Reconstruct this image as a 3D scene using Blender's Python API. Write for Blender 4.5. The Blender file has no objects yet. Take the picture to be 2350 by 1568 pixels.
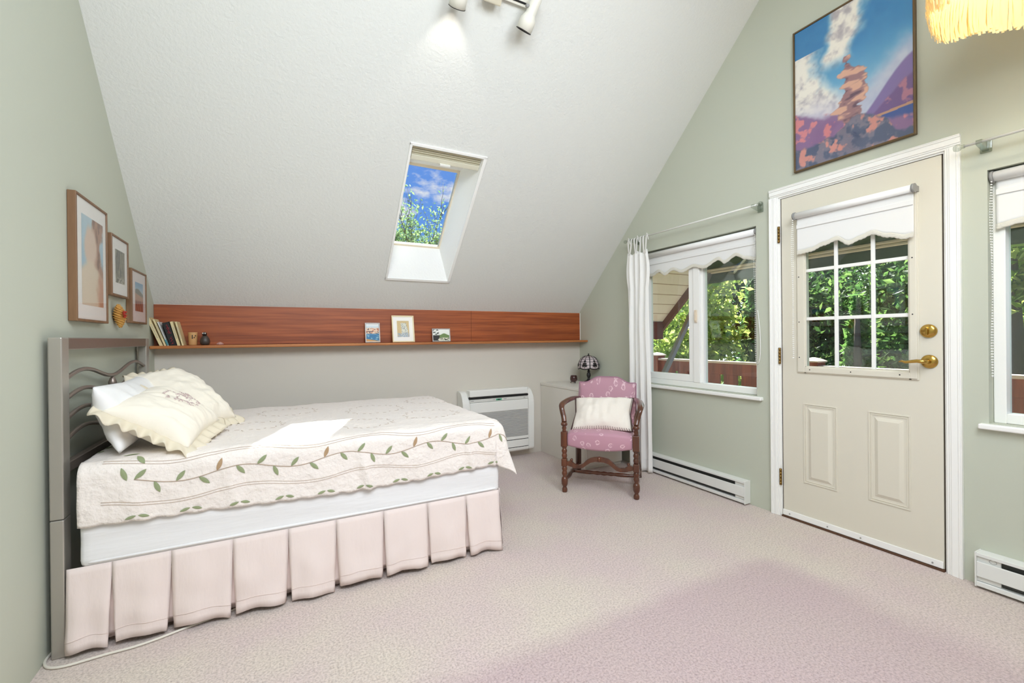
import bpy, bmesh, math, random
import numpy as np
from mathutils import Vector, Matrix, noise

SC = bpy.context.scene
COL = SC.collection
PI = math.pi
rnd = random.Random(7)

# ------------------------------------------------------------------ camera
F_PX, YAW, PITCH, ROLL, CAM_H = 1020.56, 0.48397, -0.002244, -0.009734, 1.1696
_fw = Vector((math.sin(YAW) * math.cos(PITCH), math.cos(YAW) * math.cos(PITCH), math.sin(PITCH)))
_rt0 = Vector((math.cos(YAW), -math.sin(YAW), 0))
_up0 = _rt0.cross(_fw)
_rt = _rt0 * math.cos(ROLL) + _up0 * math.sin(ROLL)
_up = _up0 * math.cos(ROLL) - _rt0 * math.sin(ROLL)
cd = bpy.data.cameras.new('camera')
cam = bpy.data.objects.new('camera', cd)
COL.objects.link(cam)
cam.matrix_world = Matrix(((_rt.x, _up.x, -_fw.x, 0), (_rt.y, _up.y, -_fw.y, 0), (_rt.z, _up.z, -_fw.z, CAM_H), (0, 0, 0, 1)))
cd.sensor_fit = 'HORIZONTAL'
cd.sensor_width = 36
cd.lens = F_PX * 36 / 2350
cd.shift_y = -6.3 / 2350
cd.clip_start = 0.02
SC.camera = cam

# ------------------------------------------------------------------ view, sky, sun, fill lamps
SC.view_settings.view_transform = 'Standard'
SC.view_settings.look = 'None'
SC.view_settings.gamma = 1
SC.view_settings.use_curve_mapping = False
SC.view_settings.exposure = 0.24
SC.cycles.use_denoising = True
SC.cycles.max_bounces = 10
SC.cycles.diffuse_bounces = 6
SC.cycles.transparent_max_bounces = 24
SC.cycles.caustics_reflective = False
SC.cycles.caustics_refractive = False
SC.cycles.sample_clamp_indirect = 6

SKY_STRENGTH, SUN_STRENGTH, REAR_W = 1.25, 15.0, 40.0
SUN_DIR = Vector((0.677, 0.783, 1.0)).normalized()      # towards the sun


def make_world():
    w = bpy.data.worlds.new('sky')
    SC.world = w
    w.use_nodes = True
    nt = w.node_tree
    n, l = nt.nodes, nt.links
    n.clear()
    out = n.new('ShaderNodeOutputWorld')
    bg = n.new('ShaderNodeBackground')
    tc = n.new('ShaderNodeTexCoord')
    sep = n.new('ShaderNodeSeparateXYZ')
    l.new(tc.outputs['Generated'], sep.inputs[0])
    ramp = n.new('ShaderNodeValToRGB')
    ramp.color_ramp.elements[0].position = 0.0
    ramp.color_ramp.elements[0].color = (0.13, 0.31, 0.74, 1)
    ramp.color_ramp.elements[1].position = 0.5
    ramp.color_ramp.elements[1].color = (0.07, 0.20, 0.64, 1)
    l.new(sep.outputs['Z'], ramp.inputs[0])
    mp = n.new('ShaderNodeMapping')
    mp.inputs['Scale'].default_value = (3.2, 3.2, 7.0)
    mp.inputs['Location'].default_value = (0.35, 0.2, 0.1)
    l.new(tc.outputs['Generated'], mp.inputs[0])
    nz = n.new('ShaderNodeTexNoise')
    nz.inputs['Scale'].default_value = 2.6
    nz.inputs['Detail'].default_value = 7
    nz.inputs['Roughness'].default_value = 0.6
    l.new(mp.outputs[0], nz.inputs[0])
    cr = n.new('ShaderNodeValToRGB')
    cr.color_ramp.elements[0].position = 0.51
    cr.color_ramp.elements[0].color = (0, 0, 0, 1)
    cr.color_ramp.elements[1].position = 0.63
    cr.color_ramp.elements[1].color = (1, 1, 1, 1)
    l.new(nz.outputs[0], cr.inputs[0])
    mx = n.new('ShaderNodeMixRGB')
    mx.inputs[2].default_value = (0.72, 0.67, 0.72, 1)
    l.new(cr.outputs[0], mx.inputs[0])
    l.new(ramp.outputs[0], mx.inputs[1])
    # bright haze added low beyond the windows to lift the outdoor light
    dt = n.new('ShaderNodeVectorMath')
    dt.operation = 'DOT_PRODUCT'
    dt.inputs[1].default_value = Vector((0.93, 0.28, 0.24)).normalized()
    l.new(tc.outputs['Generated'], dt.inputs[0])
    gl_ = n.new('ShaderNodeMapRange')
    gl_.interpolation_type = 'SMOOTHSTEP'
    gl_.inputs[1].default_value = 0.66
    gl_.inputs[2].default_value = 0.95
    gl_.inputs[3].default_value = 0.0
    gl_.inputs[4].default_value = 1.0
    l.new(dt.outputs['Value'], gl_.inputs[0])
    haze = n.new('ShaderNodeMixRGB')
    haze.inputs[2].default_value = (4.0, 4.2, 4.4, 1)
    l.new(gl_.outputs[0], haze.inputs[0])
    l.new(mx.outputs[0], haze.inputs[1])
    mx = haze
    l.new(mx.outputs[0], bg.inputs[0])
    bg.inputs[1].default_value = SKY_STRENGTH
    l.new(bg.outputs[0], out.inputs[0])


make_world()
sd = bpy.data.lights.new('sun', 'SUN')
sd.energy = SUN_STRENGTH
sd.angle = math.radians(0.6)
sd.color = (1.0, 0.96, 0.90)
sun = bpy.data.objects.new('sun', sd)
sun.rotation_euler = SUN_DIR.to_track_quat('Z', 'Y').to_euler()
sun.location = (6, 8, 9)
COL.objects.link(sun)

# room numbers (metres)
XL, XR, YK, ZK, TAN = -0.7666, 2.8808, 3.9111, 1.4312, 0.9722
YR = 1.34                       # ridge
YB = 2 * YR - YK                # rear knee wall
ZR = ZK + (YK - YR) * TAN
COSA = 1 / math.hypot(1, TAN)
SINA = TAN * COSA


def ceil_z(y):
    return ZK + (YK - y) * TAN if y >= YR else ZK + (y - YB) * TAN


# added fill lamps in two assumed openings of the unseen rear slope
REAR_OPENINGS = [(-0.35, 0.55), (0.95, 1.85)]        # x ranges
for k, (xa, xb) in enumerate(REAR_OPENINGS):
    ld = bpy.data.lights.new('rear_fill_light', 'AREA')
    ld.shape = 'RECTANGLE'
    ld.size, ld.size_y = xb - xa - 0.04, 1.2
    ld.energy = REAR_W
    ld.color = (0.90, 0.96, 1.0)
    lo = bpy.data.objects.new('rear_fill_light', ld)
    ym = YB + 1.25
    nrm = Vector((0, -SINA, COSA))              # outward normal of the rear slope
    lo.location = Vector(((xa + xb) / 2, ym, ceil_z(ym))) + nrm * 0.10
    lo.rotation_euler = nrm.to_track_quat('Z', 'Y').to_euler()
    COL.objects.link(lo)


# ------------------------------------------------------------------ materials
def lin(c):
    f = lambda v: v / 12.92 if v <= 0.04045 else ((v + 0.055) / 1.055) ** 2.4
    return tuple(f(x / 255) for x in c)


def mat(name, rgb, rough=0.6, metal=0.0, bump=None, var=None, spec=0.5, transl=0.0, coat=0.0, sheen=0.0, coord='Object', emit=None):
    """bump=(scale, strength, dist, (sx,sy,sz)); var=(scale, rgb2, lo, hi, (sx,sy,sz)) - pigment variation"""
    m = bpy.data.materials.new(name)
    m.use_nodes = True
    nt = m.node_tree
    n, l = nt.nodes, nt.links
    p = n['Principled BSDF']
    c = lin(rgb)
    p.inputs['Base Color'].default_value = (*c, 1)
    p.inputs['Roughness'].default_value = rough
    p.inputs['Metallic'].default_value = metal
    p.inputs['Specular IOR Level'].default_value = spec
    p.inputs['Coat Weight'].default_value = coat
    p.inputs['Sheen Weight'].default_value = sheen
    tc = n.new('ShaderNodeTexCoord')

    def src(sc):
        mp = n.new('ShaderNodeMapping')
        mp.inputs['Scale'].default_value = sc
        l.new(tc.outputs[coord], mp.inputs[0])
        return mp.outputs[0]
    if var:
        vs = var if isinstance(var, list) else [var]
        cur = None
        for (s, c2, lo, hi, sc) in vs:
            nz = n.new('ShaderNodeTexNoise')
            nz.inputs['Scale'].default_value = s
            nz.inputs['Detail'].default_value = 5
            l.new(src(sc), nz.inputs[0])
            mr = n.new('ShaderNodeMapRange')
            mr.inputs[1].default_value = lo
            mr.inputs[2].default_value = hi
            l.new(nz.outputs[0], mr.inputs[0])
            mx = n.new('ShaderNodeMixRGB')
            if cur is None:
                mx.inputs[1].default_value = (*c, 1)
            else:
                l.new(cur, mx.inputs[1])
            mx.inputs[2].default_value = (*lin(c2), 1)
            l.new(mr.outputs[0], mx.inputs[0])
            cur = mx.outputs[0]
        l.new(cur, p.inputs['Base Color'])
    if bump:
        bs = bump if isinstance(bump, list) else [bump]
        prev = None
        for (s, st, di, sc) in bs:
            nz = n.new('ShaderNodeTexNoise')
            nz.inputs['Scale'].default_value = s
            nz.inputs['Detail'].default_value = 4
            l.new(src(sc), nz.inputs[0])
            b = n.new('ShaderNodeBump')
            b.inputs['Strength'].default_value = st
            b.inputs['Distance'].default_value = di
            l.new(nz.outputs[0], b.inputs['Height'])
            if prev:
                l.new(prev, b.inputs['Normal'])
            prev = b.outputs[0]
        l.new(prev, p.inputs['Normal'])
    if emit:
        p.inputs['Emission Color'].default_value = (*lin(emit[0]), 1)
        p.inputs['Emission Strength'].default_value = emit[1]
    if transl:
        tr = n.new('ShaderNodeBsdfTranslucent')
        bc = p.inputs['Base Color']
        if bc.is_linked:
            l.new(bc.links[0].from_socket, tr.inputs[0])
        else:
            tr.inputs[0].default_value = (*c, 1)
        ms = n.new('ShaderNodeMixShader')
        ms.inputs[0].default_value = transl
        l.new(p.outputs[0], ms.inputs[1])
        l.new(tr.outputs[0], ms.inputs[2])
        l.new(ms.outputs[0], n['Material Output'].inputs[0])
    return m


def attr_mat(name, rough=0.5, transl=0.0, coat=0.0):
    m = mat(name, (200, 200, 200), rough, coat=coat)
    n, l = m.node_tree.nodes, m.node_tree.links
    a = n.new('ShaderNodeAttribute')
    a.attribute_name = 'Col'
    l.new(a.outputs['Color'], n['Principled BSDF'].inputs['Base Color'])
    if transl:
        tr = n.new('ShaderNodeBsdfTranslucent')
        l.new(a.outputs['Color'], tr.inputs[0])
        ms = n.new('ShaderNodeMixShader')
        ms.inputs[0].default_value = transl
        l.new(n['Principled BSDF'].outputs[0], ms.inputs[1])
        l.new(tr.outputs[0], ms.inputs[2])
        l.new(ms.outputs[0], n['Material Output'].inputs[0])
    return m


def glass_mat(name, tint=(245, 250, 247), refl=1.0, ior=1.5):
    m = bpy.data.materials.new(name)
    m.use_nodes = True
    n, l = m.node_tree.nodes, m.node_tree.links
    n.remove(n['Principled BSDF'])
    t = n.new('ShaderNodeBsdfTransparent')
    t.inputs[0].default_value = (*lin(tint), 1)
    g = n.new('ShaderNodeBsdfGlossy')
    g.inputs['Roughness'].default_value = 0.0
    # Schlick reflectance, the same from both sides of the pane
    ge = n.new('ShaderNodeNewGeometry')
    dt = n.new('ShaderNodeVectorMath')
    dt.operation = 'DOT_PRODUCT'
    l.new(ge.outputs['Normal'], dt.inputs[0])
    l.new(ge.outputs['Incoming'], dt.inputs[1])

    def math_(op, a, b_=None):
        m_ = n.new('ShaderNodeMath')
        m_.operation = op
        for k, q in enumerate((a, b_)):
            if q is None:
                continue
            if isinstance(q, (int, float)):
                m_.inputs[k].default_value = q
            else:
                l.new(q, m_.inputs[k])
        return m_.outputs[0]
    r0 = ((ior - 1) / (ior + 1)) ** 2
    fac = math_('POWER', math_('SUBTRACT', 1.0, math_('ABSOLUTE', dt.outputs['Value'])), 5.0)
    fac = math_('ADD', math_('MULTIPLY', fac, 1 - r0), r0)
    mu = n.new('ShaderNodeMath')
    mu.operation = 'MULTIPLY'
    mu.use_clamp = True
    mu.inputs[1].default_value = refl
    l.new(fac, mu.inputs[0])
    ms = n.new('ShaderNodeMixShader')
    l.new(mu.outputs[0], ms.inputs[0])
    l.new(t.outputs[0], ms.inputs[1])
    l.new(g.outputs[0], ms.inputs[2])
    l.new(ms.outputs[0], n['Material Output'].inputs[0])
    return m


def wood_mat(name, c1, c2, scale=(1.2, 30, 30), rough=0.4, coat=0.2, lo=0.35, hi=0.68, nscale=2.2):
    return mat(name, c1, rough, var=[(nscale, c2, lo, hi, scale), (nscale * 0.35, c2, 0.45, 0.85, scale)], bump=(6, 0.06, 0.002, scale), coat=coat)


ONE = (1, 1, 1)
M = {}
M['wall'] = mat('sage_wall_paint', (193, 197, 182), 0.75, bump=(220, 0.08, 0.002, ONE))
M['knee'] = mat('cream_wall_paint', (214, 208, 197), 0.7, bump=(180, 0.08, 0.002, ONE))
M['ceiling'] = mat('textured_ceiling_paint', (223, 224, 220), 0.85, bump=[(60, 0.45, 0.006, ONE), (150, 0.35, 0.003, ONE)])
M['white'] = mat('white_gloss_trim', (245, 245, 242), 0.35)
M['vinyl'] = mat('white_vinyl', (246, 246, 243), 0.4)
M['door'] = mat('cream_door_paint', (221, 216, 201), 0.5, bump=(90, 0.05, 0.002, ONE))
M['dooredge'] = mat('dark_door_gap_seal', (70, 60, 48), 0.8)  # dark weatherstrip filling the gap round the door leaf
M['wood_panel'] = wood_mat('reddish_wood_panel', (174, 92, 45), (130, 61, 27), (1.0, 16, 26), 0.42, 0.08)
M['wood_shelf'] = wood_mat('honey_wood_shelf', (198, 128, 70), (164, 96, 46), (1.0, 22, 30), 0.4, 0.2)
M['walnut'] = wood_mat('polished_brown_wood', (108, 60, 36), (72, 38, 22), (8, 8, 1.5), 0.28, 0.5)
M['frame_wood'] = wood_mat('brown_picture_frame', (134, 100, 68), (112, 80, 52), (20, 20, 2), 0.5, 0.1)
M['metal'] = mat('satin_nickel_bed_metal', (176, 171, 162), 0.36, 0.55)
M['metal_dark'] = mat('satin_bronze_bed_bar', (142, 129, 120), 0.34, 0.6)
M['chrome'] = mat('brushed_steel', (190, 190, 188), 0.25, 0.9)
M['clear'] = glass_mat('clear_acrylic', (232, 235, 231), 1.5)
M['rod'] = mat('pearly_clear_rod', (226, 226, 220), 0.15, coat=0.6)
M['brass'] = mat('polished_brass', (196, 160, 84), 0.22, 1.0)
M['hinge'] = mat('aged_brass', (140, 112, 62), 0.4, 0.9)
M['glass'] = glass_mat('window_glass', (244, 250, 247), 1.9)
M['picglass'] = glass_mat('picture_glass', (253, 253, 253), 0.7)
M['sheet'] = mat('white_cotton_sheet', (232, 231, 231), 0.85, bump=[(2.2, 0.5, 0.02, (0.7, 3, 5)), (60, 0.05, 0.002, ONE)], sheen=0.2)
M['pillow'] = mat('white_pillowcase', (238, 237, 236), 0.8, bump=(9, 0.35, 0.012, (1, 1, 2)), sheen=0.2)
M['sham'] = mat('ivory_cotton_sham', (240, 232, 217), 0.75, bump=(10, 0.5, 0.014, (1, 2.4, 1)), sheen=0.2)
M['ruffle'] = mat('cream_ruffle_cotton', (240, 230, 208), 0.8, transl=0.2)
M['skirt'] = mat('pale_pink_bed_skirt_cotton', (243, 228, 222), 0.85, bump=(14, 0.35, 0.008, (2, 2, 0.6)), transl=0.12)
M['quilt'] = mat('off_white_quilt_cotton', (238, 229, 222), 0.85, bump=[(42, 0.9, 0.008, (1, 1, 1)), (120, 0.4, 0.003, ONE)], sheen=0.2)
M['leaf_g'] = mat('green_embroidery', (146, 156, 118), 0.8)
M['leaf_b'] = mat('brown_embroidery', (176, 146, 112), 0.8)
M['thread'] = mat('taupe_embroidery_thread', (190, 170, 152), 0.8)
M['thread_p'] = mat('mauve_embroidery_thread', (204, 180, 180), 0.8)
M['curtain'] = mat('white_voile_curtain', (250, 249, 246), 0.85, transl=0.12, bump=(60, 0.06, 0.002, ONE))
M['blind'] = mat('white_blind_fabric', (247, 247, 246), 0.85, transl=0.15)
M['sleeve'] = mat('white_roller_cloth', (247, 247, 246), 0.8)
M['blindtrim'] = mat('cream_crochet_trim', (238, 235, 224), 0.9, transl=0.2, bump=(160, 0.8, 0.004, ONE))
M['plastic'] = mat('white_plastic', (236, 236, 231), 0.4)
M['plastic_g'] = mat('grey_plastic_detail', (150, 150, 148), 0.5)
M['plastic_d'] = mat('black_slot', (16, 16, 16), 0.7)
M['grille'] = mat('grey_air_grille', (188, 187, 184), 0.5)
M['lcd'] = mat('green_display', (70, 140, 110), 0.4, emit=((60, 150, 115), 0.3))
M['heater'] = mat('white_heater_enamel', (228, 229, 225), 0.4)
M['fin'] = mat('dark_heater_fins', (74, 76, 74), 0.5, 0.4)
M['dresser'] = mat('off_white_laminate', (226, 222, 214), 0.4)
M['black'] = mat('black_iron', (22, 18, 18), 0.45)
M['lampglass'] = mat('pink_white_leaded_glass', (238, 226, 228), 0.35, transl=0.4)
M['amber'] = mat('dark_red_glass', (58, 24, 22), 0.2, coat=0.5)


def rose_mat():
    m = mat('mauve_rose_upholstery', (190, 142, 158), 0.6, bump=(300, 0.06, 0.001, ONE), sheen=0.3)
    nt = m.node_tree
    n, l = nt.nodes, nt.links
    tc = n.new('ShaderNodeTexCoord')
    nz = n.new('ShaderNodeTexNoise')
    nz.inputs['Scale'].default_value = 55
    sp_ = n.new('ShaderNodeSeparateXYZ')
    l.new(tc.outputs['Object'], sp_.inputs[0])
    sb_ = n.new('ShaderNodeMath')
    sb_.operation = 'SUBTRACT'
    l.new(sp_.outputs['Z'], sb_.inputs[0])
    l.new(sp_.outputs['Y'], sb_.inputs[1])
    cb_ = n.new('ShaderNodeCombineXYZ')
    l.new(sp_.outputs['X'], cb_.inputs[0])
    l.new(sb_.outputs[0], cb_.inputs[1])
    l.new(cb_.outputs[0], nz.inputs[0])
    ad = n.new('ShaderNodeMixRGB')
    ad.blend_type = 'ADD'
    ad.inputs[0].default_value = 0.018
    l.new(cb_.outputs[0], ad.inputs[1])
    l.new(nz.outputs[1], ad.inputs[2])
    vo = n.new('ShaderNodeTexVoronoi')
    vo.voronoi_dimensions = '2D'
    vo.inputs['Scale'].default_value = 15
    vo.inputs['Randomness'].default_value = 0.75
    l.new(ad.outputs[0], vo.inputs[0])
    cr = n.new('ShaderNodeValToRGB')
    el = cr.color_ramp.elements
    el[0].position, el[0].color = 0.0, (1, 1, 1, 1)
    el[1].position, el[1].color = 0.06, (0, 0, 0, 1)
    for p_, v_ in ((0.12, 0), (0.17, 1), (0.225, 1), (0.27, 0)):
        e_ = el.new(p_)
        e_.color = (v_, v_, v_, 1)
    l.new(vo.outputs['Distance'], cr.inputs[0])
    mx = n.new('ShaderNodeMixRGB')
    mx.inputs[1].default_value = (*lin((190, 142, 158)), 1)
    mx.inputs[2].default_value = (*lin((228, 194, 204)), 1)
    ml = n.new('ShaderNodeMath')
    ml.operation = 'MULTIPLY'
    g2 = n.new('ShaderNodeMapRange')
    g2.inputs[1].default_value, g2.inputs[2].default_value = 0.38, 0.48
    l.new(nz.outputs[0], g2.inputs[0])
    l.new(cr.outputs[0], ml.inputs[0])
    l.new(g2.outputs[0], ml.inputs[1])
    l.new(ml.outputs[0], mx.inputs[0])
    l.new(mx.outputs[0], n['Principled BSDF'].inputs['Base Color'])
    return m


M['rose'] = rose_mat()
M['cushion'] = mat('ivory_cushion_linen', (238, 230, 220), 0.85, bump=(11, 0.4, 0.012, ONE))
M['stitch'] = mat('dark_plum_whipstitch', (78, 44, 46), 0.8)
M['straw'] = mat('golden_straw', (214, 164, 84), 0.7, var=(60, (176, 112, 44), 0.45, 0.7, (1, 1, 4)), bump=(140, 0.7, 0.004, (1, 1, 3)))
M['red'] = mat('dried_red_flower', (166, 44, 26), 0.7)
M['cream_paper'] = mat('cream_book_cover', (226, 208, 160), 0.6)
M['pages'] = mat('book_pages', (226, 214, 186), 0.85)
M['tan'] = mat('tan_ceramic', (208, 160, 106), 0.5)
M['black_book'] = mat('black_book_cover', (22, 20, 20), 0.4)
M['white_book'] = mat('white_book_cover', (228, 228, 224), 0.5)
M['teal'] = mat('teal_print', (70, 140, 150), 0.5)
M['redprint'] = mat('red_print', (176, 44, 62), 0.5)
M['stone'] = mat('pink_stone', (196, 150, 140), 0.6)
M['cord'] = mat('white_flex_cord', (222, 216, 204), 0.5)
M['ivory_frame'] = mat('ivory_frame_lacquer', (238, 224, 184), 0.5)
M['silver_frame'] = mat('pewter_frame', (186, 180, 176), 0.4, 0.5, bump=(120, 0.7, 0.004, ONE))
M['white_mat'] = mat('white_picture_mat', (250, 248, 243), 0.8)
M['pink_mat'] = mat('pale_pink_picture_mat', (246, 236, 232), 0.8)
M['gold_frame'] = mat('thin_bronze_frame', (112, 92, 66), 0.4, 0.6)
M['art'] = attr_mat('printed_art', 0.45)
M['fringe'] = mat('cream_silk_fringe', (250, 236, 196), 0.8, transl=0.55)
M['bulb'] = mat('lit_bulb', (255, 236, 190), 0.5, emit=((255, 226, 160), 6))
M['tracklamp'] = mat('beige_white_lamp_enamel', (226, 223, 212), 0.45)
M['soffit'] = mat('cream_soffit_boards', (236, 224, 204), 0.7)
M['fascia'] = mat('brown_red_fascia', (104, 58, 48), 0.6)
M['cedar'] = wood_mat('red_cedar_boards', (150, 74, 46), (108, 48, 30), (14, 14, 1.2), 0.6, 0.0)
M['cap'] = mat('weathered_rail_cap', (206, 186, 168), 0.7)
M['deckwood'] = wood_mat('grey_brown_deck_boards', (206, 188, 168), (176, 152, 132), (1, 18, 18), 0.8, 0.0)
M['awning'] = mat('dark_green_awning_canvas', (62, 84, 66), 0.85, transl=0.15)
M['awnmetal'] = mat('cream_awning_metal', (226, 214, 188), 0.5)
M['arm'] = mat('grey_awning_arm', (150, 152, 152), 0.45, 0.4)
M['bark'] = mat('grey_brown_bark', (104, 88, 74), 0.9, bump=(14, 0.8, 0.02, (1, 1, 0.3)))
M['leaf'] = attr_mat('tree_leaves', 0.55, 0.58)
M['grass'] = mat('rough_grass', (84, 110, 52), 0.9, var=(3, (120, 130, 70), 0.4, 0.7, ONE))


def carpet_mat():
    m = mat('pink_beige_carpet', (218, 200, 192), 0.95, sheen=0.3)
    nt = m.node_tree
    n, l = nt.nodes, nt.links
    p = n['Principled BSDF']
    tc = n.new('ShaderNodeTexCoord')
    sep = n.new('ShaderNodeSeparateXYZ')
    warp = n.new('ShaderNodeTexNoise')
    warp.inputs['Scale'].default_value = 4.0
    warp.inputs['Detail'].default_value = 3
    l.new(tc.outputs['Object'], warp.inputs[0])
    add = n.new('ShaderNodeMixRGB')
    add.blend_type = 'ADD'
    add.inputs[0].default_value = 0.12
    l.new(tc.outputs['Object'], add.inputs[1])
    l.new(warp.outputs[1], add.inputs[2])
    l.new(add.outputs[0], sep.inputs[0])

    def mrange(sock, a, b):
        r = n.new('ShaderNodeMapRange')
        r.inputs[1].default_value, r.inputs[2].default_value = a, b
        l.new(sock, r.inputs[0])
        return r.outputs[0]
    # darker, pinker rectangle in the carpet colour (x < 2.25, y < 1.44)
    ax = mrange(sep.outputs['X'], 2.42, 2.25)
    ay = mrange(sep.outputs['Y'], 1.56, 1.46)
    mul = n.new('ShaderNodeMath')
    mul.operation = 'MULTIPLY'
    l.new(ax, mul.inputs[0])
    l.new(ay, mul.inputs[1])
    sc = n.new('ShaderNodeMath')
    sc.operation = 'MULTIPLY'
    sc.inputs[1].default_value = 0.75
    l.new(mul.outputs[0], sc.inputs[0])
    big = n.new('ShaderNodeTexNoise')
    big.inputs['Scale'].default_value = 2.3
    big.inputs['Detail'].default_value = 4
    l.new(tc.outputs['Object'], big.inputs[0])
    m0 = n.new('ShaderNodeMixRGB')
    m0.inputs[1].default_value = (*lin((220, 207, 194)), 1)
    m0.inputs[2].default_value = (*lin((217, 197, 194)), 1)
    l.new(mrange(big.outputs[0], 0.35, 0.65), m0.inputs[0])
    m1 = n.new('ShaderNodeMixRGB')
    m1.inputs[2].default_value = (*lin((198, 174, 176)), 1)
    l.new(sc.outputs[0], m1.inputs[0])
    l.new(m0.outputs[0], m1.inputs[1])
    # yarn tufts
    tf = n.new('ShaderNodeTexNoise')
    tf.inputs['Scale'].default_value = 115
    tf.inputs['Detail'].default_value = 3
    tf.inputs['Roughness'].default_value = 0.7
    l.new(tc.outputs['Object'], tf.inputs[0])
    m2 = n.new('ShaderNodeMixRGB')
    m2.blend_type = 'MULTIPLY'
    m2.inputs[2].default_value = (0.58, 0.55, 0.54, 1)
    l.new(mrange(tf.outputs[0], 0.58, 0.30), m2.inputs[0])
    l.new(m1.outputs[0], m2.inputs[1])
    l.new(m2.outputs[0], p.inputs['Base Color'])
    b = n.new('ShaderNodeBump')
    b.inputs['Strength'].default_value = 0.7
    b.inputs['Distance'].default_value = 0.008
    l.new(tf.outputs[0], b.inputs['Height'])
    l.new(b.outputs[0], p.inputs['Normal'])
    return m


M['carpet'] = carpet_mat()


# ------------------------------------------------------------------ mesh builder
class B:
    def __init__(self):
        self.bm = bmesh.new()

    def _faces(self, vs, fs, smooth=False):
        v = [self.bm.verts.new(p) for p in vs]
        out = []
        for f in fs:
            try:
                q = self.bm.faces.new([v[i] for i in f])
                q.smooth = smooth
                out.append(q)
            except ValueError:
                pass
        return v, out

    def box(self, x0, x1, y0, y1, z0, z1, bev=0.0, seg=2, mtx=None, smooth=False):
        x0, x1 = min(x0, x1), max(x0, x1)
        y0, y1 = min(y0, y1), max(y0, y1)
        z0, z1 = min(z0, z1), max(z0, z1)
        vs = [(x, y, z) for x in (x0, x1) for y in (y0, y1) for z in (z0, z1)]
        if mtx:
            vs = [mtx @ Vector(p) for p in vs]
        v, f = self._faces(vs, [(0, 1, 3, 2), (4, 6, 7, 5), (0, 4, 5, 1), (2, 3, 7, 6), (0, 2, 6, 4), (1, 5, 7, 3)], smooth)
        if bev > 0:
            e = list({ed for fa in f for ed in fa.edges})
            r = bmesh.ops.bevel(self.bm, geom=e, offset=bev, segments=seg, affect='EDGES', profile=0.5)
            for fa in r['faces']:
                fa.smooth = smooth
        return self

    def tube(self, pts, r, n=10, closed=False, cap=True, flat=None):
        pts = [Vector(p) for p in pts]
        k = len(pts)
        rs = r if isinstance(r, (list, tuple)) else [r] * k
        rings = []
        t0 = (pts[1] - pts[0]).normalized()
        ref = Vector((0, 0, 1)) if abs(t0.z) < 0.9 else Vector((1, 0, 0))
        for i, p in enumerate(pts):
            if closed:
                t = pts[(i + 1) % k] - pts[i - 1]
            else:
                t = pts[min(i + 1, k - 1)] - pts[max(i - 1, 0)]
            t = t.normalized() if t.length > 1e-9 else t0
            a = ref - t * ref.dot(t)
            if a.length < 1e-4:
                a = t.orthogonal()
            a.normalize()
            b = t.cross(a)
            ref = a
            fx, fy = flat or (1, 1)
            rings.append([self.bm.verts.new(p + (a * math.cos(2 * PI * j / n) * fx + b * math.sin(2 * PI * j / n) * fy) * rs[i]) for j in range(n)])
        m = k if closed else k - 1
        for i in range(m):
            A, Bq = rings[i], rings[(i + 1) % k]
            for j in range(n):
                f = self.bm.faces.new((A[j], A[(j + 1) % n], Bq[(j + 1) % n], Bq[j]))
                f.smooth = True
        if cap and not closed:
            self.bm.faces.new(rings[0][::-1])
            self.bm.faces.new(rings[-1])
        return self

    def cyl(self, p, q, r, r2=None, n=20):
        return self.tube([p, q], [r, r if r2 is None else r2], n)

    def lathe(self, prof, mtx, n=24, smooth=True, cap=True):
        """prof: (radius, height) from bottom to top, turned about local z of mtx"""
        rings = []
        for (r, z) in prof:
            rings.append([self.bm.verts.new(mtx @ Vector((max(r, 1e-4) * math.cos(2 * PI * j / n), max(r, 1e-4) * math.sin(2 * PI * j / n), z))) for j in range(n)])
        for A, Bq in zip(rings, rings[1:]):
            for j in range(n):
                f = self.bm.faces.new((A[j], A[(j + 1) % n], Bq[(j + 1) % n], Bq[j]))
                f.smooth = smooth
        if cap:
            self.bm.faces.new(rings[0][::-1])
            self.bm.faces.new(rings[-1])
        return self

    def prism(self, poly, vec):
        vec = Vector(vec)
        k = len(poly)
        vs = [Vector(p) for p in poly] + [Vector(p) + vec for p in poly]
        fs = [tuple(range(k))[::-1], tuple(range(k, 2 * k))] + [(i, (i + 1) % k, k + (i + 1) % k, k + i) for i in range(k)]
        self._faces(vs, fs)
        return self

    def grid(self, fn, nu, nv, smooth=True, close_u=False):
        g = [[self.bm.verts.new(fn(i / nu, j / nv)) for j in range(nv + 1)] for i in range(nu if close_u else nu + 1)]
        k = len(g)
        for i in range(nu):
            for j in range(nv):
                a, b = g[i], g[(i + 1) % k]
                f = self.bm.faces.new((a[j], b[j], b[j + 1], a[j + 1]))
                f.smooth = smooth
        return self

    def poly(self, pts, smooth=False):
        self._faces(pts, [tuple(range(len(pts)))], smooth)
        return self


LOCAL = set()


def root_of(o):
    while o.parent:
        o = o.parent
    return o


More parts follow.
